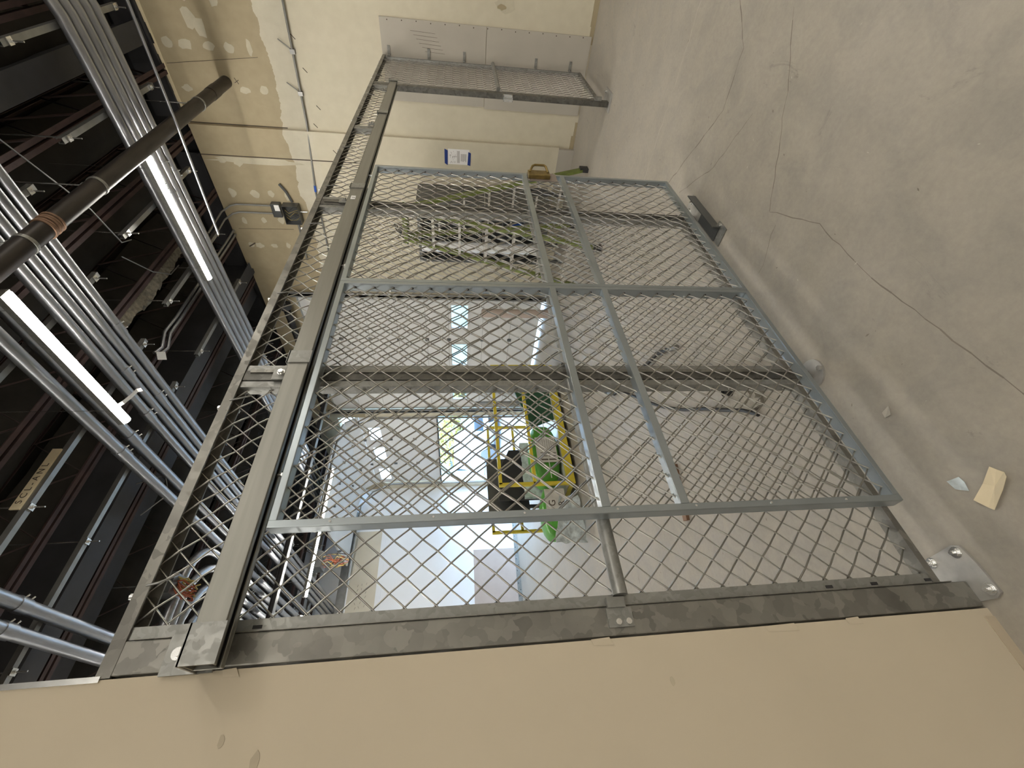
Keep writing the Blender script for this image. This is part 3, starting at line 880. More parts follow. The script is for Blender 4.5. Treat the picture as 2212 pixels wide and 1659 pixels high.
# ------------------------------------------------------------------ ceiling structure
joist_y = [-2.0, -1.3, -0.58, 0.14, 0.84, 1.56, 2.22, 2.92, 3.60, 4.33, 5.03, 5.75, 6.45, 7.15, 7.87, 8.57, 9.29, 9.99, 10.69]
jn = 0
jlab = lambda k: 'red-primed steel roof joist, number %d counted from the near end' % k
def ord_(k):
    return ['first', 'second', 'third', 'fourth', 'fifth', 'sixth', 'seventh', 'eighth', 'ninth', 'tenth', 'eleventh', 'twelfth', 'thirteenth', 'fourteenth', 'fifteenth', 'sixteenth', 'seventeenth', 'eighteenth', 'nineteenth'][k]
for k, y in enumerate(joist_y):
    visible = k >= 3
    t = thing('roof_joist', 'red-primed open-web roof joist, %s from the back wall' % ord_(len(joist_y)-1-k), 'joist', (2.0, y, 4.72), 'red roof joists under the deck')
    m_ = MB()
    for s_ in (-1, 1):
        m_.box(-5.1, 6.18, y+s_*.012, y+s_*.050, 4.745, 4.751)
        m_.box(-5.1, 6.18, y+s_*.012, y+s_*.017, 4.751, 4.79)
    m_.build('bottom_chord', 'red', t)
    m_ = MB()
    for s_ in (-1, 1):
        m_.box(-5.1, 6.18, y+s_*.012, y+s_*.050, ZC-.008, ZC-.002)
        m_.box(-5.1, 6.18, y+s_*.012, y+s_*.017, ZC-.045, ZC-.008)
    m_.build('top_chord', 'red', t)
    m_ = MB(); x = -5.0; up_ = True; pts = []
    while x < 6.15:
        pts.append((x, y, 4.77 if up_ else ZC-.03)); up_ = not up_; x += .30
    m_.tube(pts, .010, 6); m_.build('web_rod', 'red', t)
# deep grey beams running with the joists
for y, z0, h_, lab in ((1.23, 4.80, .5, 'wide dark grey roof beam crossing above the black pipe'), (4.10, 4.70, .5, 'wide dark grey roof beam above the partition top'), (4.62, 4.86, .44, 'blue-grey roof beam just beyond the wide grey one'), (7.15, 4.22, .5, 'slim grey steel cross beam below the rear conduits')):
    t = thing('roof_beam', lab, 'beam', (0.5, y, z0))
    h_ = min(h_, ZC-z0) if y < 7 else .075
    bw = .10 if y > 7 else .2
    m_ = MB(); m_.box(-5.1, 6.09 if y > 7 else 6.18, y-bw/2, y+bw/2, z0, z0+.008); m_.build('bottom_flange', 'strut' if y > 7 else 'darkgrey', t)
    m_ = MB(); m_.box(-5.1, 6.09 if y > 7 else 6.18, y-.01, y+.01, z0+.008, z0+h_-.008); m_.build('web', 'darkgrey', t)
    m_ = MB(); m_.box(-5.1, 6.09 if y > 7 else 6.18, y-bw/2, y+bw/2, z0+h_-.008, z0+h_); m_.build('top_flange', 'darkgrey', t)
    for s_ in (-1,):
        pass
# edge beam over the far wall
eb = thing('edge_beam', 'dark steel beam running along the top of the far wall', 'beam', (6.14, 2, 4.75))
MB().box(6.06, 6.19, -5.1, 2.05, 4.77, 4.79).box(6.10, 6.115, -5.1, 2.05, 4.79, 5.08).build('near_length', 'darkgrey', eb)
MB().box(6.06, 6.19, 2.45, 4.15, 4.76, 4.78).box(6.10, 6.115, 2.45, 4.15, 4.78, 5.08).build('far_length', 'darkgrey', eb)
# quilted insulation sagging between joists
r_ = random.Random(12)
for k in range(3, len(joist_y)-1):
    a, b_ = joist_y[k], joist_y[k+1]
    m_ = MB(); nx, ny = 40, 5
    vs_, fs = [], []
    for i in range(nx+1):
        for j in range(ny+1):
            x = -3.0+9.1*i/nx; y = a+.05+(b_-a-.10)*j/ny
            sag = .16*math.sin(math.pi*j/ny)+.04*r_.random()
            vs_.append((x, y, ZC-.06-sag))
    for i in range(nx):
        for j in range(ny):
            p_ = i*(ny+1)+j
            fs.append((p_, p_+1, p_+ny+2, p_+ny+1))
    m_.add(vs_, fs, True)
    o = m_.build('insulation_batt', 'insul', ce)
# ragged fireproofing on one joist
m_ = MB(); r_ = random.Random(4); vs_, fs = [], []
N = 46
for i in range(N+1):
    x = 3.3+1.5*i/N
    dep = (.09+.06*r_.random())*(.4+.6*math.sin(math.pi*min(1, max(.05, i/N))))
    for (dy, dz) in ((0.00, 0), (.02, -.02), (.05+dep*.6, -.03-.02*r_.random()), (.06+dep, .02), (.05+dep*.5, .05), (.0, .05)):
        vs_.append((x, 2.96+dy+.01*r_.random(), 4.77+dz))
for i in range(N):
    for j in range(6):
        fs.append((i*6+j, i*6+(j+1) % 6, (i+1)*6+(j+1) % 6, (i+1)*6+j))
m_.add(vs_, fs)
tag(m_.build('mineral_wool', 'rockwool'), 'ragged strip of brownish mineral wool hanging on a roof joist', 'insulation')
# lettered cream board strip on the strut
sb = thing('lettered_board', 'narrow cream board strip with hand-drawn letters beside a ceiling strut', 'board', (1.84, 3.1, 4.544))
MB().box(1.59, 2.08, 3.056, 3.0685, 4.535, 4.597).build('strip', 'creampaper', sb)
text('lettering', 'SCL-ANL', (1.63, 3.0555, 4.548), (1, 0, 0), (0, 0, 1), .058, 'line', sb)
# ------------------------------------------------------------------ conduits
def conduit(pts, r, lab, group, couplings=(), n=14, name='conduit', mt='conduit'):
    t = thing(name, lab, 'conduit', pts[0], group)
    MB().tube(pts, r, n).build('pipe', mt, t)
    for c in couplings:
        # coupling position given as a fraction point and direction
        p_, q_ = Vector(c[0]), Vector(c[1])
        MB().tube([p_, q_], r*1.13, n).build('coupling', mt, t)
        d = (q_-p_)*.5
        m_ = MB()
        for f_ in (.25, .75):
            e_ = p_+(q_-p_)*f_
            m_.tube([e_+Vector((r*.9, 0, -r*.6)), e_+Vector((r*1.3, 0, -r*.9))], .006, 6)
        m_.build('set_screw', 'zinc', t)
    return t
Z1 = 4.45
g1x = [4.43, 4.54, 4.645, 4.75, 4.86]
nm5 = ['nearest the room centre', 'second from the room centre', 'in the middle', 'second from the far wall', 'nearest the far wall']
for i, x in enumerate(g1x):
    bend = [(x+.10*0, -1.6, Z1+.62-.03*i), (x, -.6, Z1+.42), (x, .0, Z1+.30), (x, .35, Z1+.16), (x, .6, Z1+.06), (x, .85, Z1+.005), (x, 1.1, Z1)]
    conduit(bend+[(x, 3.0, Z1), (x, 7.0, Z1), (x, 11.2, Z1)], .043, 'steel conduit %s of the five-pipe run above the far strip light' % nm5[i], 'five conduits run side by side near the far wall',
            [((x, y_, Z1), (x, y_+.10, Z1)) for y_ in (2.0+.13*(i % 3), 5.2-.1*i)])
g2x = [2.75, 2.865, 2.975, 3.09]
nm4 = ['closest to the near strip light', 'second from the near strip light', 'third from the near strip light', 'farthest from the near strip light']
for i, x in enumerate(g2x):
    conduit([(x, -3.0, Z1), (x, 3.0, Z1), (x, 7.0, Z1), (x, 11.2, Z1)], .042, 'steel conduit %s in the run of four' % nm4[i], 'four conduits run side by side over the gate',
            [((x, y_, Z1), (x, y_+.12, Z1)) for y_ in (3.15-.16*i if i % 2 else 3.45, 6.0+.2*i)])
for i, x in enumerate((2.31, 2.47)):
    conduit([(x, -3.0, Z1), (x, 3.0, Z1), (x, 7.0, Z1), (x, 11.2, Z1)], .048, '%s thick steel conduit of the pair beside the near strip light' % ('outer' if i == 0 else 'inner'), 'pair of thick conduits beside the near strip light',
            [((x, 3.42, Z1), (x, 3.54, Z1)), ((x, 6.3, Z1), (x, 6.42, Z1))])
for i, x in enumerate((.92, 1.07)):
    conduit([(x, -2.0, Z1), (x, 3.0, Z1), (x, 4.75, Z1)], .046, 'low steel conduit over the beige wall end, %s of the two' % ('outer' if i == 0 else 'inner'), 'two conduits over the beige wall end', [((x, 3.35, Z1), (x, 3.45, Z1))])
nm9 = ['first', 'second', 'third', 'fourth', 'fifth', 'sixth', 'seventh', 'eighth', 'ninth']
for i in range(9):
    x = 2.16-.115*i
    zz = 4.42
    y0 = 5.15+.06*i
    pts = []
    if i < 4:   # sweep in from the side
        R_ = .45+.12*i
        xs = x-R_
        pts = [(xs-1.6, 5.0-.0-.11*(3-i)*0+.11*i, zz)]
        yy0 = 5.0+.11*i
        for a in range(0, 91, 15):
            t_ = math.radians(a)
            pts.append((xs+R_*math.sin(t_), yy0+R_*(1-math.cos(t_)), zz))
        pts += [(x, 8, zz), (x, 11.2, zz)]
    else:
        pts = [(x, 6.0+.05*(i-4), zz), (x, 8, zz), (x, 11.2, zz)]
    cps = [((x, 6.4+.23*(i % 4), zz), (x, 6.5+.23*(i % 4), zz)), ((x, 7.9+.3*(i % 3), zz), (x, 8.0+.3*(i % 3), zz))]
    conduit(pts, .046, '%s conduit counted from the gate side in the rear bundle beyond the partition' % nm9[i], 'rear bundle of nine conduits beyond the partition', cps)
# thin single rod-like conduit
conduit([(4.60, -2.5, 3.90), (4.60, 1.63, 4.075), (4.60, 2.69, 4.14)], .012, 'thin single conduit hanging under the black pipe, cut off short', None, (), 10)
# trapeze hangers
def trapeze(x0, x1, y, lab, rods):
    t = thing('trapeze_hanger', lab, 'hanger', ((x0+x1)/2, y, 4.50), 'strut trapezes carrying the conduits')
    m_ = MB()
    z0 = 4.502
    m_.box(x0, x1, y-.021, y-.018, z0, z0+.041); m_.box(x0, x1, y+.018, y+.021, z0, z0+.041)
    m_.box(x0, x1, y-.018, y+.018, z0, z0+.003)
    m_.box(x0, x1, y-.018, y-.011, z0+.038, z0+.041); m_.box(x0, x1, y+.011, y+.018, z0+.038, z0+.041)
    m_.build('strut_channel', 'strut', t)
    for rx in rods:
        MB().tube([(rx, y, z0-.09), (rx, y, 5.30)], .0055, 8).build('threaded_rod', 'zinc', t)
        MB().box(rx-.022, rx+.022, y-.024, y+.024, z0-.010, z0-.001).tube([(rx, y, z0-.022), (rx, y, z0-.010)], .012, 6).build('nut_plate', 'zinc', t)
tn = ['nearest the camera', 'second', 'third', 'fourth', 'fifth', 'sixth']
for i, y in enumerate((.907, 1.50, 2.29, 3.05, 3.77, 4.9, 6.3, 8.0, 9.6)):
    trapeze(3.81, 5.28, y, 'strut trapeze under the five-pipe run, %s from the near end' % ['first', 'second', 'third', 'fourth', 'fifth', 'sixth', 'seventh', 'eighth', 'ninth'][i], (3.88, 5.22))
for i, y in enumerate((.94, 1.63, 2.35, 3.09, 3.70, 4.8, 6.2, 8.0, 9.6)):
    trapeze(.66 if i < 5 else 1.0, 3.33, y, 'long strut trapeze under the middle conduits, %s from the near end' % ['first', 'second', 'third', 'fourth', 'fifth', 'sixth', 'seventh', 'eighth', 'ninth'][i], (.74 if i < 5 else 1.06, 1.62, 3.27))

# black fire-sprinkler main
bp = thing('sprinkler_pipe', 'thick black iron pipe running under the conduits into the far wall', 'pipe', (3, 1.645, 4.10))
MB().tube([(-4.5, 1.645, 4.16), (2.82, 1.645, 4.16)], .060, 24).build('near_length', 'blackpipe', bp)
MB().tube([(2.86, 1.645, 4.16), (6.098, 1.645, 4.16)], .060, 24).build('far_length', 'blackpipe', bp)
m_ = MB()
for k in range(5): m_.ring((2.80+.022*k, 1.645, 4.16), (1, 0, 0), .058, .068 if k % 2 == 0 else .064, .014, 24)
m_.build('grooved_coupling', 'wood', bp)
MB().tube([(5.62, 1.645, 4.16), (5.78, 1.645, 4.16)], .064, 24).build('coupling', 'blackpipe', bp)
for i, x in enumerate((2.62, 3.42, 5.30)):
    t = thing('pipe_hanger', 'pale band hanger on the black pipe, %s' % ['beside the ribbed coupling', 'between the conduit runs', 'nearest the far wall'][i], 'hanger', (x, 1.645, 4.1), 'band hangers on the black pipe')
    MB().ring((x, 1.645, 4.16), (1, 0, 0), .0605, .0655, .024, 28).build('band', 'galvfine', t)
    MB().tube([(x, 1.645, 4.225), (x, 1.645, 4.74)], .005, 8).build('rod', 'zinc', t)
    MB().box(x-.014, x+.014, 1.630, 1.660, 4.225, 4.26).build('clevis', 'galvfine', t)

# ------------------------------------------------------------------ strip lights
def striplight(x, y, z, L, lab, axis='Y', hang=True, group='ceiling strip lights'):
    t = thing('strip_light', lab, 'light', (x, y, z), group)
    h = L/2
    def bx(a0, a1, w_, z0, z1):
        return MB().box(x-w_/2, x+w_/2, y+a0, y+a1, z0, z1) if axis == 'Y' else MB().box(x+a0, x+a1, y-w_/2, y+w_/2, z0, z1)
    bx(-h-.01, h+.01, .075, z+.012, z+.055).build('housing', 'galvfine', t)
    m_ = MB(); n = 7; vs_, fs = [], []
    for e in (-h, h):
        for k in range(n):
            a = math.pi*k/(n-1)
            u_, v_ = -.031*math.cos(a), z+.011-.028*math.sin(a)
            vs_.append((x+u_, y+e, v_) if axis == 'Y' else (x+e, y+u_, v_))
    for k in range(n-1): fs.append((k, k+1, n+k+1, n+k))
    fs += [tuple(range(n)), tuple(range(2*n-1, n-1, -1)), (0, n, 2*n-1, n-1)]
    m_.add(vs_, fs, True); m_.build('lens', 'led', t)
    for s_ in (-1, 1):
        p_ = (x, y+s_*h*.8) if axis == 'Y' else (x+s_*h*.8, y)
        MB().tube([(p_[0], p_[1], z+.055), (p_[0], p_[1], ZC-.01)], .002, 6).build('hanging_wire', 'zinc', t)
    return t
striplight(4.26, 2.385, 4.24, 1.29, 'lit strip light under the five-pipe run near the far wall')
s2 = striplight(2.245, 2.335, 4.09, 1.19, 'lit strip light over the gate with a curling paper tag')
striplight(3.50, 7.80, 4.02, 2.36, 'lit strip light running crosswise beyond the slim cross beam', 'X')
striplight(.85, 7.80, 4.02, 2.36, 'lit crosswise strip light seen by the post near the beige wall', 'X')
# added unseen fixtures over aisle and rear store, filling the room with light
for i, (x, y) in enumerate(((4.26, -.9), (2.3, -1.6), (.4, -2.4), (4.26, -3.2), (1.6, -3.9), (-2.2, -1.8), (-.9, -3.2), (-2.6, -4.2), (-4.2, -2.4), (-3.0, 4.2), (-1.0, 4.2), (-1.6, 7.8), (-3.9, 7.8))):
    striplight(x, y, 4.15, 1.22, 'added unseen strip light for room fill, %s' % ['by the far wall', 'mid aisle', 'by the beige wall', 'far wall end', 'centre end', 'left end', 'beside the beige wall, left', 'far corner, left', 'leftmost', 'beyond the beige wall, outer', 'beyond the beige wall, inner', 'deep in the store, inner', 'deep in the store, outer'][i])
m_ = MB()
pts = [(2.245, 2.76, 4.075), (2.275, 2.75, 4.04), (2.33, 2.745, 4.01), (2.385, 2.74, 3.99), (2.40, 2.745, 3.965)]
vs_ = []
for p_ in pts: vs_ += [(p_[0], p_[1]-.018, p_[2]), (p_[0], p_[1]+.018, p_[2]+.004)]
m_.add(vs_, [(2*i, 2*i+1, 2*i+3, 2*i+2) for i in range(4)]); m_.build('paper_tag', 'paper', s2)

# second strut pair with bent wire conduits near the tag
conduit([(3.53, 3.46, 4.70), (3.66, 3.50, 4.70), (3.82, 3.42, 4.70), (4.10, 3.44, 4.70), (6.0, 3.44, 4.70)], .016, 'thin bent conduit by the small white tag', 'thin bent conduits at the white tag', (), 10)
conduit([(3.60, 3.53, 4.70), (3.72, 3.57, 4.70), (3.88, 3.49, 4.70), (4.15, 3.50, 4.70), (6.0, 3.50, 4.70)], .016, 'thin bent conduit farther from the red joist by the white tag', 'thin bent conduits at the white tag', (), 10)
tg = MB().poly([(3.47, 3.50, 4.66), (3.57, 3.60, 4.66), (3.64, 3.55, 4.68), (3.54, 3.45, 4.68)], (0, 0, .002))
tgo = tag(tg.build('tag', 'paper'), 'small white square tag on the ends of thin bent conduits', 'tag')
# low-voltage cables draped under the deck
cabs = [([(1.5, .2, 4.7), (2.9, .75, 4.66), (3.4, 1.3, 4.60), (3.75, 2.0, 4.58), (3.9, 2.4, 4.62), (4.05, 2.46, 4.64)], 'long thin cable drooping past the black pipe'),
        ([(3.9, 2.55, 4.70), (4.1, 2.85, 4.66), (4.35, 3.05, 4.68), (4.6, 3.1, 4.72)], 'thin cable sagging beside the far strip light'),
        ([(2.3, 4.0, 4.60), (2.45, 4.1, 4.45), (2.3, 4.22, 4.42), (2.1, 4.25, 4.6)], 'thin cable looping down by the thick conduits')]
for p_, lab in cabs:
    m_ = MB(); m_.tube(p_, .006, 6); tag(m_.build('cable', 'strut'), lab, 'cable')

# ------------------------------------------------------------------ conduit and boxes on the far wall
t = thing('wall_conduit', 'thin conduit clipped along the cream wall above the partition end', 'conduit', (XW-.03, 1.5, 3.35))
MB().tube([(XW-.03, -1.5, 3.20), (XW-.03, .2, 3.27), (XW-.03, .88, 3.322), (XW-.03, 2.03, 3.373), (XW-.065, 2.845, 3.457), (XW-.065, 4.3, 3.50)], .011, 10).build('pipe', 'strut', t)
for y, z in ((1.30, 3.34), (1.70, 3.36)):
    c = MB().box(XW-.045, XW-.0005, y-.022, y+.022, z-.025, z+.025).build('clip', 'strut', t)
    MB().tube([(XW-.02, y-.02, z+.02), (XW-.02, y-.10, z+.13)], .006, 6).build('tie_wire', 'strut', c)
MB().tube([(XW-.065, 2.76, 3.448), (XW-.065, 2.84, 3.457)], .015, 10).build('blue_fitting', 'bluepl', t)
jb = thing('junction_box', 'open grey junction box full of wires on the tan upper wall', 'electrical box', (XW-.1, 3.15, 3.75))
m_ = MB(); bx0, bx1, by0, by1, bz0, bz1 = XW-.17, XW-.046, 3.02, 3.28, 3.72, 3.93
m_.box(bx1-.004, bx1, by0, by1, bz0, bz1); m_.box(bx0, bx1, by0, by0+.004, bz0, bz1); m_.box(bx0, bx1, by1-.004, by1, bz0, bz1)
m_.box(bx0, bx1, by0, by1, bz0, bz0+.004); m_.box(bx0, bx1, by0, by1, bz1-.004, bz1)
m_.build('body', 'cabinet', jb)
MB().box(XW-.14, XW-.05, 3.01, 3.20, 3.96, 4.08).build('motor_box', 'cabinet', jb, bevel=.01)
MB().box(XW-.145, XW-.1405, 3.02, 3.10, 3.965, 4.03).build('label', 'paper', jb)
for k in range(7):
    y = 3.08+.025*k
    MB().tube([(XW-.10, y, 3.92), (XW-.15, y+.02, 3.86), (XW-.12, y+.03*(k % 3-1), 3.79), (XW-.08, y, 3.74)], .003, 6).build('wire', 'yellowwire' if k % 2 else 'black', jb)
for y in (3.05, 3.16):
    MB().tube([(XW-.10, y, 4.08), (XW-.10, y, 4.52), (XW-.13, y+.01, 4.60), (XW-.25, y+.04, 4.68), (XW-.55, y+.08, 4.70), (XW-.95, y+.10, 4.70)], .012, 10).build('riser_conduit', 'strut', jb)
MB().tube([(XW-.07, 3.0, 3.80), (XW-.07, 2.86, 3.84), (XW-.07, 2.76, 3.90)], .017, 10).build('side_nipple', 'cabinet', jb)
MB().tube([(XW-.075, 3.28, 3.80), (XW-.075, 3.9, 3.83)], .013, 10).build('side_conduit', 'strut', jb)
MB().tube([(XW-.10, 3.12, 3.72), (XW-.10, 3.12, 3.62)], .010, 10).build('drop_nipple', 'zinc', jb)

# ------------------------------------------------------------------ roll-up door 1 (closed)
def window_panel(parent, y0, y1, z0, z1, x):
    MB().box(x-.012, x-.0005, y0-.03, y1+.03, z1, z1+.03).box(x-.012, x-.0005, y0-.03, y1+.03, z0-.03, z0).box(x-.012, x-.0005, y0-.03, y0, z0, z1).box(x-.012, x-.0005, y1, y1+.03, z0, z1).build('window_frame', 'garage', parent)
    MB().box(x+.014, x+.018, y0, y1, z0, z1).build('window_pane', 'glass', parent)
d1 = thing('door_1', 'closed white sectional roll-up door with three small windows', 'door', (XW+.05, 6.15, 0)); struct(d1)
sec_h = 4.20/8
wins = ((4.80, 5.32), (5.74, 6.30), (6.82, 7.38))
for k in range(8):
    z0, z1 = .05+k*sec_h*.99, .05+(k+1)*sec_h*.99-.0005
    m_ = MB(); X0, X1 = XW+.03, XW+.065
    if z0 < 1.52 < z1 or k == 2:
        wz0, wz1 = 1.36, 1.66
    if k == 2:
        z1 = 1.72
    if k == 3: z0 = 1.7205
    if k == 2:
        z0 = .05+2*sec_h*.99
        m_.box(X0, X1, 4.60, 7.70, z0, 1.37); m_.box(X0, X1, 4.60, 7.70, 1.66, z1)
        ys = [4.60]+[q for w_ in wins for q in w_]+[7.70]
        for a in range(0, len(ys), 2): m_.box(X0, X1, ys[a], ys[a+1], 1.37, 1.66)
        s_ = m_.build('door_section', 'garage', d1)
        for w_ in wins: window_panel(s_, w_[0], w_[1], 1.37, 1.66, X0)
    else:
        m_.box(X0, X1, 4.60, 7.70, z0, z1)
        s_ = m_.build('door_section', 'garage', d1)
    MB().box(X0-.001, X0-.0002, 4.60, 7.70, z1-.004, z1).build('section_seam', 'cabinet', s_)
    for y in (5.62, 6.66):
        MB().box(X0-.012, X0-.0005, y-.03, y+.03, z1-.04, z1+.03).tube([(X0-.014, y-.03, z1), (X0-.014, y+.03, z1)], .007, 8).build('hinge', 'cabinet', s_)
for y in (4.575, 7.715):
    MB().box(XW-.06, XW-.001, y-.02, y+.02, 0, 4.3).box(XW-.06, XW-.055, y-.05, y+.05, 0, 4.3).build('track_rail', 'strut', d1)
sp_ = thing('torsion_spring', 'black coiled torsion spring bar above the closed roll-up door', 'spring', (5.9, 6.1, 4.27))
MB().tube([(5.9, 4.55, 4.34), (5.9, 7.75, 4.34)], .016, 10).build('shaft', 'strut', sp_)
for a, b_ in ((4.80, 5.75), (6.25, 7.3)):
    pts = []
    for k in range(int((b_-a)/.018)*8):
        t_ = k/8*2*math.pi; pts.append((5.9+.05*math.cos(t_), a+k/8*.018, 4.34+.05*math.sin(t_)))
    MB().tube(pts, .008, 5).build('coil', 'rubber', sp_)
for y in (4.56, 6.0, 7.72):
    MB().box(5.88, XW-.001, y-.03, y+.03, 4.32, 4.36).build('bearing_bracket', 'strut', sp_)
MB().tube([(5.9, 4.66, 4.34), (5.9, 4.74, 4.34)], .09, 20).build('cable_drum', 'black', sp_)
# bollards beside the doors
for i, (x, y, r, z, lab) in enumerate(((5.80, 4.70, .075, 1.15, 'grey steel bollard inside the closed roll-up door, nearer the ladder'), (5.85, 7.25, .07, 1.2, 'grey steel bollard between the two roll-up doors'))):
    m_ = MB(); m_.tube([(x, y, 0), (x, y, z-.03), (x, y, z-.008), (x, y, z)], [r, r, r*.8, r*.4], 20)
    tag(m_.build('bollard', 'pinkboard' if i == 0 else 'strut'), lab, 'bollard')

# ------------------------------------------------------------------ roll-up door 2 (raised)
d2 = thing('door_2', 'raised white sectional roll-up door, upper sections rolled overhead', 'door', (XW+.05, 9.5, 2.02)); struct(d2)
X0, X1 = XW+.03, XW+.065
dy0, dy1 = 8.0, 10.96
def secpoly(p, q, name='door_section', wins_=None, hinge=True):
    """door section between profile points p, q (x, z); optional window spans"""
    p, q = Vector((p[0], 0, p[1])), Vector((q[0], 0, q[1]))
    d = (q-p).normalized(); nn = Vector((d.z, 0, -d.x))
    def slab(y0, y1, a, b_):
        P0, P1 = p+(q-p)*a, p+(q-p)*b_
        vs_ = []
        for y in (y0, y1):
            for c, s_ in ((P0, 0), (P1, 0), (P1, 1), (P0, 1)):
                v_ = c+nn*(.035*s_); vs_.append((v_.x, y, v_.z))
        return vs_, [(0, 1, 2, 3), (7, 6, 5, 4), (0, 4, 5, 1), (1, 5, 6, 2), (2, 6, 7, 3), (3, 7, 4, 0)]
    m_ = MB()
    if wins_:
        m_.add(*slab(dy0, dy1, 0, .33)); m_.add(*slab(dy0, dy1, .77, .999))
        ys = [dy0]+[v_ for w_ in wins_ for v_ in w_]+[dy1]
        for a in range(0, len(ys), 2): m_.add(*slab(ys[a], ys[a+1], .33, .77))
    else:
        m_.add(*slab(dy0, dy1, 0, .999))
    s_ = m_.build(name, 'garage', d2)
    if wins_:
        for w_ in wins_:
            MB().box(X0+.010, X0+.014, w_[0], w_[1], p.z+(q.z-p.z)*.33, p.z+(q.z-p.z)*.77).build('window_pane', 'glass', s_)
    if hinge:
        for y in (8.9, 10.0):
            e = q-nn*.006
            MB().box(e.x-.012, e.x+.012, y-.03, y+.03, e.z-.04, e.z+.04).build('hinge', 'cabinet', s_)
    return s_
prof = [(X0, 2.02), (X0, 2.60), (X0, 3.17), (X0-.01, 3.78), (X0-.18, 4.05), (X0-.62, 4.18), (X0-1.16, 4.19), (X0-1.70, 4.20), (X0-2.24, 4.21)]
for k in range(len(prof)-1):
    secpoly(prof[k], prof[k+1], wins_=((8.42, 8.92), (9.25, 9.80), (10.25, 10.8)) if k == 2 else None)
MB().tube([(X0-.02, 8.0, 2.03), (X0-.02, 10.96, 2.03)], .02, 8).build('bottom_seal', 'rubber', d2)
for y in (7.975, 10.985):
    tr = MB(); pr2 = [(XW-.04, 0), (XW-.04, 3.4), (XW-.25, 3.86), (XW-.65, 4.12), (XW-2.6, 4.17)]
    tr.tube([(a, y, b_) for a, b_ in pr2], .022, 8); tr.build('track_rail', 'strut', d2)

# outdoors, seen through the raised door
gr = MB().box(XW+.15, 40, -8, 40, -.16, -.04).build('ground', 'asphalt', at=(10, 5, -.16)); struct(gr)
tk = thing('pickup_truck', 'white pickup truck parked outside the raised roll-up door', 'truck', (11, 16.8, 0))
m_ = MB(); m_.box(9.0, 11.0, 13.2, 18.8, .45, 1.05); m_.build('body', 'truck', tk, bevel=.06)
m_ = MB()
m_.add([(9.08, 14.9, 1.05), (10.92, 14.9, 1.05), (10.92, 17.2, 1.05), (9.08, 17.2, 1.05), (9.22, 15.5, 1.72), (10.78, 15.5, 1.72), (10.78, 16.9, 1.72), (9.22, 16.9, 1.72)],
       [(0, 3, 2, 1), (4, 5, 6, 7), (0, 1, 5, 4), (1, 2, 6, 5), (2, 3, 7, 6), (3, 0, 4, 7)])
m_.build('cab', 'truck', tk, bevel=.04)
MB().box(9.10, 9.16, 15.55, 16.85, 1.12, 1.60).build('side_window', 'glassdark', tk)
MB().box(9.40, 10.6, 13.17, 13.22, .62, .95).build('grille', 'glassdark', tk)
MB().box(9.05, 10.95, 13.08, 13.2, .42, .58).build('bumper', 'alu', tk)
for x in (9.1, 10.9):
    for y in (14.2, 17.7):
        m_ = MB(); m_.tube([(x-.12, y, .33), (x+.12, y, .33)], .37, 20); m_.build('wheel', 'rubber', tk)
bl = thing('outbuilding', 'pale green outbuilding across the yard', 'building', (18, 24, 0))
MB().box(12, 26, 25, 30, -.04, 3.4).build('wall', 'house', bl)
MB().box(11.7, 26.3, 24.7, 30.3, 3.4, 3.6).build('roof', 'darkgrey', bl)
MB().box(15, 16.2, 24.95, 24.999, 1.0, 2.1).build('window', 'glassdark', bl)
def shrub(x, y, z, r, lab, seed):
    t = thing('shrub', lab, 'shrub', (x, y, -.04))
    MB().tube([(x, y, -.04), (x, y, z)], .08, 8).build('trunk', 'wood', t)
    rr = random.Random(seed); m_ = MB()
    for k in range(900):
        u, v_ = rr.uniform(0, 2*math.pi), math.acos(rr.uniform(-1, 1)); q = r*rr.uniform(.6, 1)
        c = Vector((x+q*math.sin(v_)*math.cos(u), y+q*math.sin(v_)*math.sin(u), z+q*.8*math.cos(v_)))
        a = Vector((rr.uniform(-1, 1), rr.uniform(-1, 1), rr.uniform(-1, 1))).normalized()*.12
        b_ = a.orthogonal().normalized()*.08
        m_.add([c-a, c+b_, c+a, c-b_], [(0, 1, 2, 3)])
    m_.build('leaves', 'foliage', t)
shrub(12.6, 18.6, 1.9, 1.3, 'yellow-leaved shrub behind the white truck', 1)
shrub(13.0, 15.6, 1.6, 1.0, 'smaller yellow-leaved shrub nearer the door opening', 2)
# fine: a blank fence line closes the yard
MB_f = MB().box(30, 30.2, -8, 40, -.04, 2.2)
tag(MB_f.build('yard_fence', 'house'), 'pale fence closing the yard outside', 'fence')

# ------------------------------------------------------------------ back wall details
MB().box(2.0, 4.87, YB-.004, YB-.0005, 3.50, 4.19).build('unpainted_band', 'palegyp', wb)
MB().box(2.0, 5.3, YB-.006, YB-.0005, 3.42, 3.54).build('compound_band', 'wallwhite', wb)
MB().box(-5.1, 5.4, YB-.06, YB-.001, 4.22, 4.42).build('ledger_angle', 'strut', wb)
sj = MB()
r_ = random.Random(8)
for row in range(3):
    for k in range(6):
        x = 3.0+k*.10+row*.02; z = 3.98-.10*row
        sj.bar((x, YB-.005, z), (x+.05, YB-.005, z+r_.uniform(-.03, .03)), .006, .002, (0, 1, 0))
sj.build('pencil_notes', 'line', wb)
MB().box(-5.1, 5.3, YB-.03, YB-.001, 0, .10).build('wall_track', 'galvfine', wb)
d = MB()
for k in range(22): d.tube([(2.0+k*.15, YB-.031, .03+.04*(k % 2)), (2.0+k*.15, YB-.033, .03+.04*(k % 2))], .012, 8)
d.build('track_holes', 'black', wb)
pbd = MB(); pbd.box(2.2, 4.24, YB-.022, YB-.004, .102, 1.17)
tag(pbd.build('wall_panel', 'pinkboard'), 'brownish pink lower panel on the white back wall', 'panel')
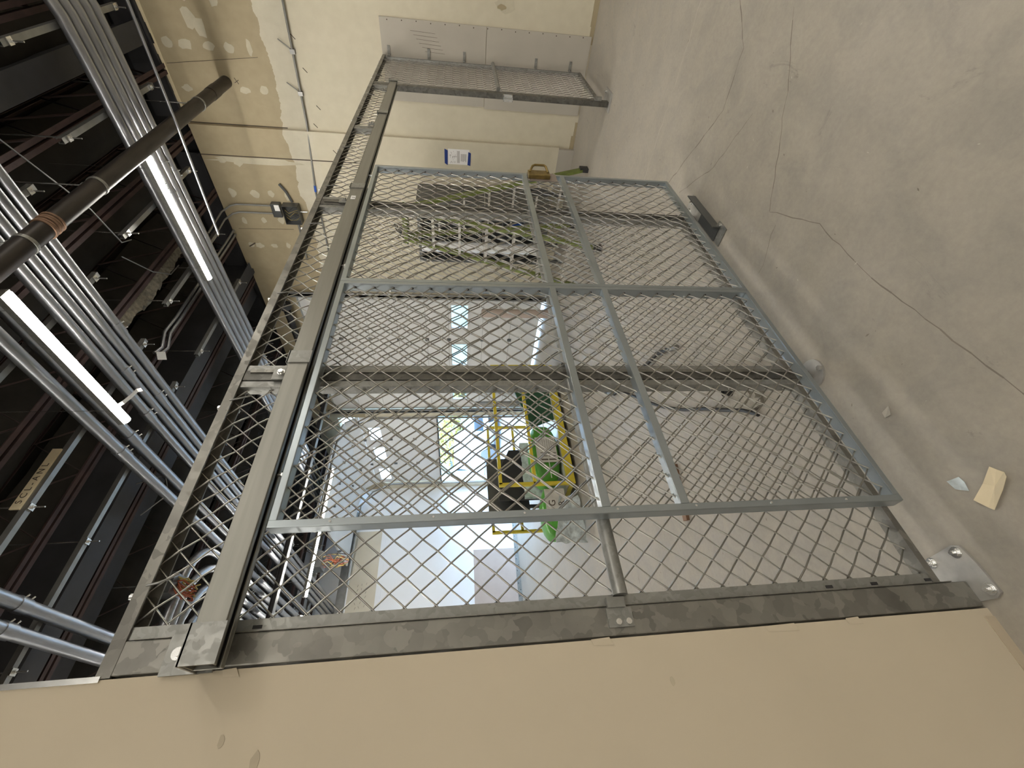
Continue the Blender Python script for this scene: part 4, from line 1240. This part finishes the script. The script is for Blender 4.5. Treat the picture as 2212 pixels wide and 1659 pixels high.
m_ = MB(); m_.tube([(2.69, YB-.10, 2.25), (2.69, YB-.001, 2.25)], .06, 16).tube([(2.69, YB-.12, 2.25), (2.69, YB-.10, 2.25)], .09, 16)
tag(m_.build('alarm_bell', 'redplastic'), 'small red round fitting high on the white back wall', 'alarm')
# wires hanging from an open box beyond the girder
wx = thing('ceiling_box', 'open box with orange and yellow wires spilling out beyond the cross beam', 'electrical box', (3.2, 8.7, 4.1))
MB().box(3.05, 3.35, 8.55, 8.85, 4.12, 4.30).build('body', 'cabinet', wx)
r_ = random.Random(21)
for k in range(16):
    x, y = 3.2+r_.uniform(-.1, .1), 8.7+r_.uniform(-.1, .1)
    e = (3.22+r_.uniform(-.10, .10), 8.75+r_.uniform(-.08, .08), 3.70+r_.uniform(-.06, .10))
    MB().tube([(x, y, 4.14), (x+r_.uniform(-.12, .12), y+r_.uniform(-.1, .1), 4.02), ((x+e[0])/2+r_.uniform(-.1, .1), (y+e[1])/2, 3.88), e], .007, 6).build('wire', ['orange', 'yellowwire', 'orange', 'black'][k % 4], wx)
w2 = thing('ceiling_box', 'dark open box with a knot of orange wires above the near transom', 'electrical box', (1.68, 4.95, 4.32))
MB().box(1.52, 1.72, 4.72, 4.92, 4.34, 4.50).build('body', 'cabinet', w2)
for k in range(16):
    c = (1.60+r_.uniform(-.05, .05), 4.86+r_.uniform(-.06, .06))
    MB().tube([(c[0]+.05, c[1]-.02, 4.36), (c[0]+r_.uniform(-.08, .08), c[1]+r_.uniform(-.06, .08), 4.27), (c[0]-.03+r_.uniform(-.06, .06), c[1]+.05, 4.20)], .008, 6).build('wire', ['orange', 'yellowwire', 'orange'][k % 3], w2)
m_ = MB(); pts = []
for k in range(60*6):
    t_ = k/6*2*math.pi; f_ = k/(60*6)
    pts.append((2.25-.55*f_+.03*math.cos(t_), 4.78+.06*f_, 4.52+.03*math.sin(t_)))
m_.tube(pts, .006, 5)
tag(m_.build('flexible_conduit', 'rubber'), 'black corrugated flexible conduit leading to the orange wire knot', 'conduit')

# ------------------------------------------------------------------ yellow cart with bales
ct = thing('panel_cart', 'yellow tubular panel cart loaded with green bales behind the mesh', 'cart', (3.5, 5.6, 0))
def yb(p, q, name='frame_bar', w_=.042): return MB().bar(p, q, w_, w_).build(name, 'yellow', ct)
ax0, ax1 = 2.64, 4.42
YA, YBk = 4.90, 6.38
MB().box(ax0-.02, ax1+.3, YA-.035, YA+.02, .055, .155).build('deck_rail', 'yellow', ct)
MB().box(ax0-.02, ax1+.3, YBk-.02, YBk+.035, .055, .155).build('deck_rail', 'yellow', ct)
MB().box(ax0, ax1+.3, YA+.02, YBk-.02, .12, .15).build('deck', 'bagwhite', ct)
for y in (YA, YBk):
    x1_ = ax1+.3 if y == YA else 4.60
    yb((ax0, y, 1.02), (x1_, y, 1.02)); yb((ax0, y, .575), (x1_, y, .575))
    for x in (ax0, x1_): yb((x, y, .155), (x, y, 1.04), 'upright')
for x in (ax0, ax1+.3):
    MB().box(x-.02, x+.02, YA+.02, YBk-.02, .07, .12).build('cross_member', 'yellow', ct)
for x, y in ((ax0+.35, YA+.06), (ax1, YA+.06), (ax0+.35, YBk-.06), (ax1, YBk-.06)):
    m_ = MB(); m_.tube([(x, y-.02, .035), (x, y+.02, .035)], .034, 18); m_.box(x-.02, x+.02, y-.025, y+.025, .055, .07)
    m_.build('caster', 'black', ct)
def bale(x0, x1, y0, y1, z0, z1, lab, letters=None, seed=0):
    t = thing('bale', lab, 'bale', ((x0+x1)/2, (y0+y1)/2, z0), 'wrapped green bales on the cart')
    rr = random.Random(seed)
    nx, na = 26, 24
    vs_, fs = [], []
    cy, cz, ry, rz = (y0+y1)/2, (z0+z1)/2, (y1-y0)/2, (z1-z0)/2
    for i in range(nx+1):
        u = i/nx; x = x0+(x1-x0)*u
        sc_ = min(1, (math.sin(math.pi*min(max(u, .0), 1))**.28 if 0 < u < 1 else .25))
        for a in range(na):
            th = 2*math.pi*a/na
            c, s_ = math.cos(th), math.sin(th)
            e = .5
            yy_ = cy+ry*sc_*math.copysign(abs(c)**e, c)*(1+.02*rr.uniform(-1, 1))
            zz_ = cz+rz*sc_*math.copysign(abs(s_)**e, s_)*(1+.02*rr.uniform(-1, 1))
            vs_.append((x, yy_, max(zz_, z0)))
    for i in range(nx):
        for a in range(na):
            fs.append((i*na+a, i*na+(a+1) % na, (i+1)*na+(a+1) % na, (i+1)*na+a))
    fs.append(tuple(range(na))[::-1]); fs.append(tuple(nx*na+k for k in range(na)))
    m_ = MB(); m_.add(vs_, fs, True); m_.build('wrap', 'green', t)
    return t
b1 = bale(2.72, 3.68, 4.95, 5.40, .151, .56, 'green bale with a printed white panel on the near side of the cart', seed=1)
m_ = MB(); m_.box(2.98, 3.38, 4.935, 4.944, .21, .49); m_.build('printed_panel', 'bagwhite', b1)
pl = MB()
for k in range(6): pl.box(3.17, 3.35, 4.9335, 4.9349, .24+.03*k, .243+.03*k)
pl.box(3.01, 3.03, 4.9335, 4.9349, .22, .44); pl.box(3.07, 3.08, 4.9335, 4.9349, .22, .44); pl.box(3.12, 3.13, 4.9335, 4.9349, .22, .44)
pl.build('print', 'line', b1)
MB().box(2.74, 3.66, 4.930, 4.936, .335, .345).build('binding_strap', 'bagwhite', b1)
b2 = bale(2.02, 2.71, 4.98, 5.42, .16, .50, 'bale end wrapped in white, overhanging the cart toward the beige wall', seed=2)
MB().box(2.28, 2.60, 4.965, 4.974, .20, .46).build('printed_panel', 'bagwhite', b2)
text('lettering', 'G', (2.36, 4.962, .34), (1, 0, 0), (0, 0, 1), .12, 'line', b2)
text('lettering', 'R', (2.36, 4.962, .22), (1, 0, 0), (0, 0, 1), .12, 'line', b2)
m_ = MB(); r_ = random.Random(31)
vs_, fs = [], []
for i in range(13):
    for j in range(7):
        vs_.append((1.88+.05*i+.015*r_.random(), 4.95+.02*r_.random()+.03*math.sin(j*2+i), .02+.065*j*(1-.03*i)+.02*r_.random()))
for i in range(12):
    for j in range(6):
        p_ = i*7+j; fs.append((p_, p_+7, p_+8, p_+1))
m_.add(vs_, fs, True)
tag(m_.build('plastic_wrap', 'plastic'), 'crumpled clear plastic wrap hanging off the bale end', 'plastic wrap')
m_ = MB()
r_ = random.Random(33); vs_, fs = [], []
for i in range(21):
    for j in range(6):
        vs_.append((2.75+.045*i, 5.46+.03*r_.random(), .16+.09*j+.02*r_.random()))
for i in range(20):
    for j in range(5):
        p_ = i*6+j; fs.append((p_, p_+6, p_+7, p_+1))
m_.add(vs_, fs, True)
m_.add([(a, b_+.05, c) for a, b_, c in vs_], [tuple(reversed(f)) for f in fs], True)
tag(m_.build('wrapped_sheets', 'plastic'), 'shiny pale plastic-wrapped sheets behind the printed green bale', 'wrapped sheets')
bb = MB(); bb.poly([(2.78, 5.60, .16), (3.62, 5.60, .16), (3.62, 5.62, .78), (3.20, 5.62, .98), (2.78, 5.60, .98)], (0, .03, 0))
tag(bb.build('black_panel', 'black'), 'black panel with a cut corner standing in the cart', 'panel')
bb = MB(); bb.poly([(2.60, 5.80, .52), (3.58, 5.80, .52), (3.58, 5.80, 1.12), (2.60, 5.80, 1.12)], (0, .03, 0))
bb.box(2.75, 2.80, 5.80, 5.83, .15, .52); bb.box(3.40, 3.45, 5.80, 5.83, .15, .52)
tag(bb.build('dark_panel', 'cabinet'), 'dark grey panel on two legs behind the black panel in the cart', 'panel')
bb = MB(); bb.poly([(3.74, 4.99, .151), (4.62, 4.99, .151), (4.62, 5.02, .60), (4.30, 5.02, .68), (3.62, 5.02, .50)], (0, .03, 0))
tag(bb.build('green_board', 'darkgreen'), 'dark green board leaning at the far end of the cart', 'board')
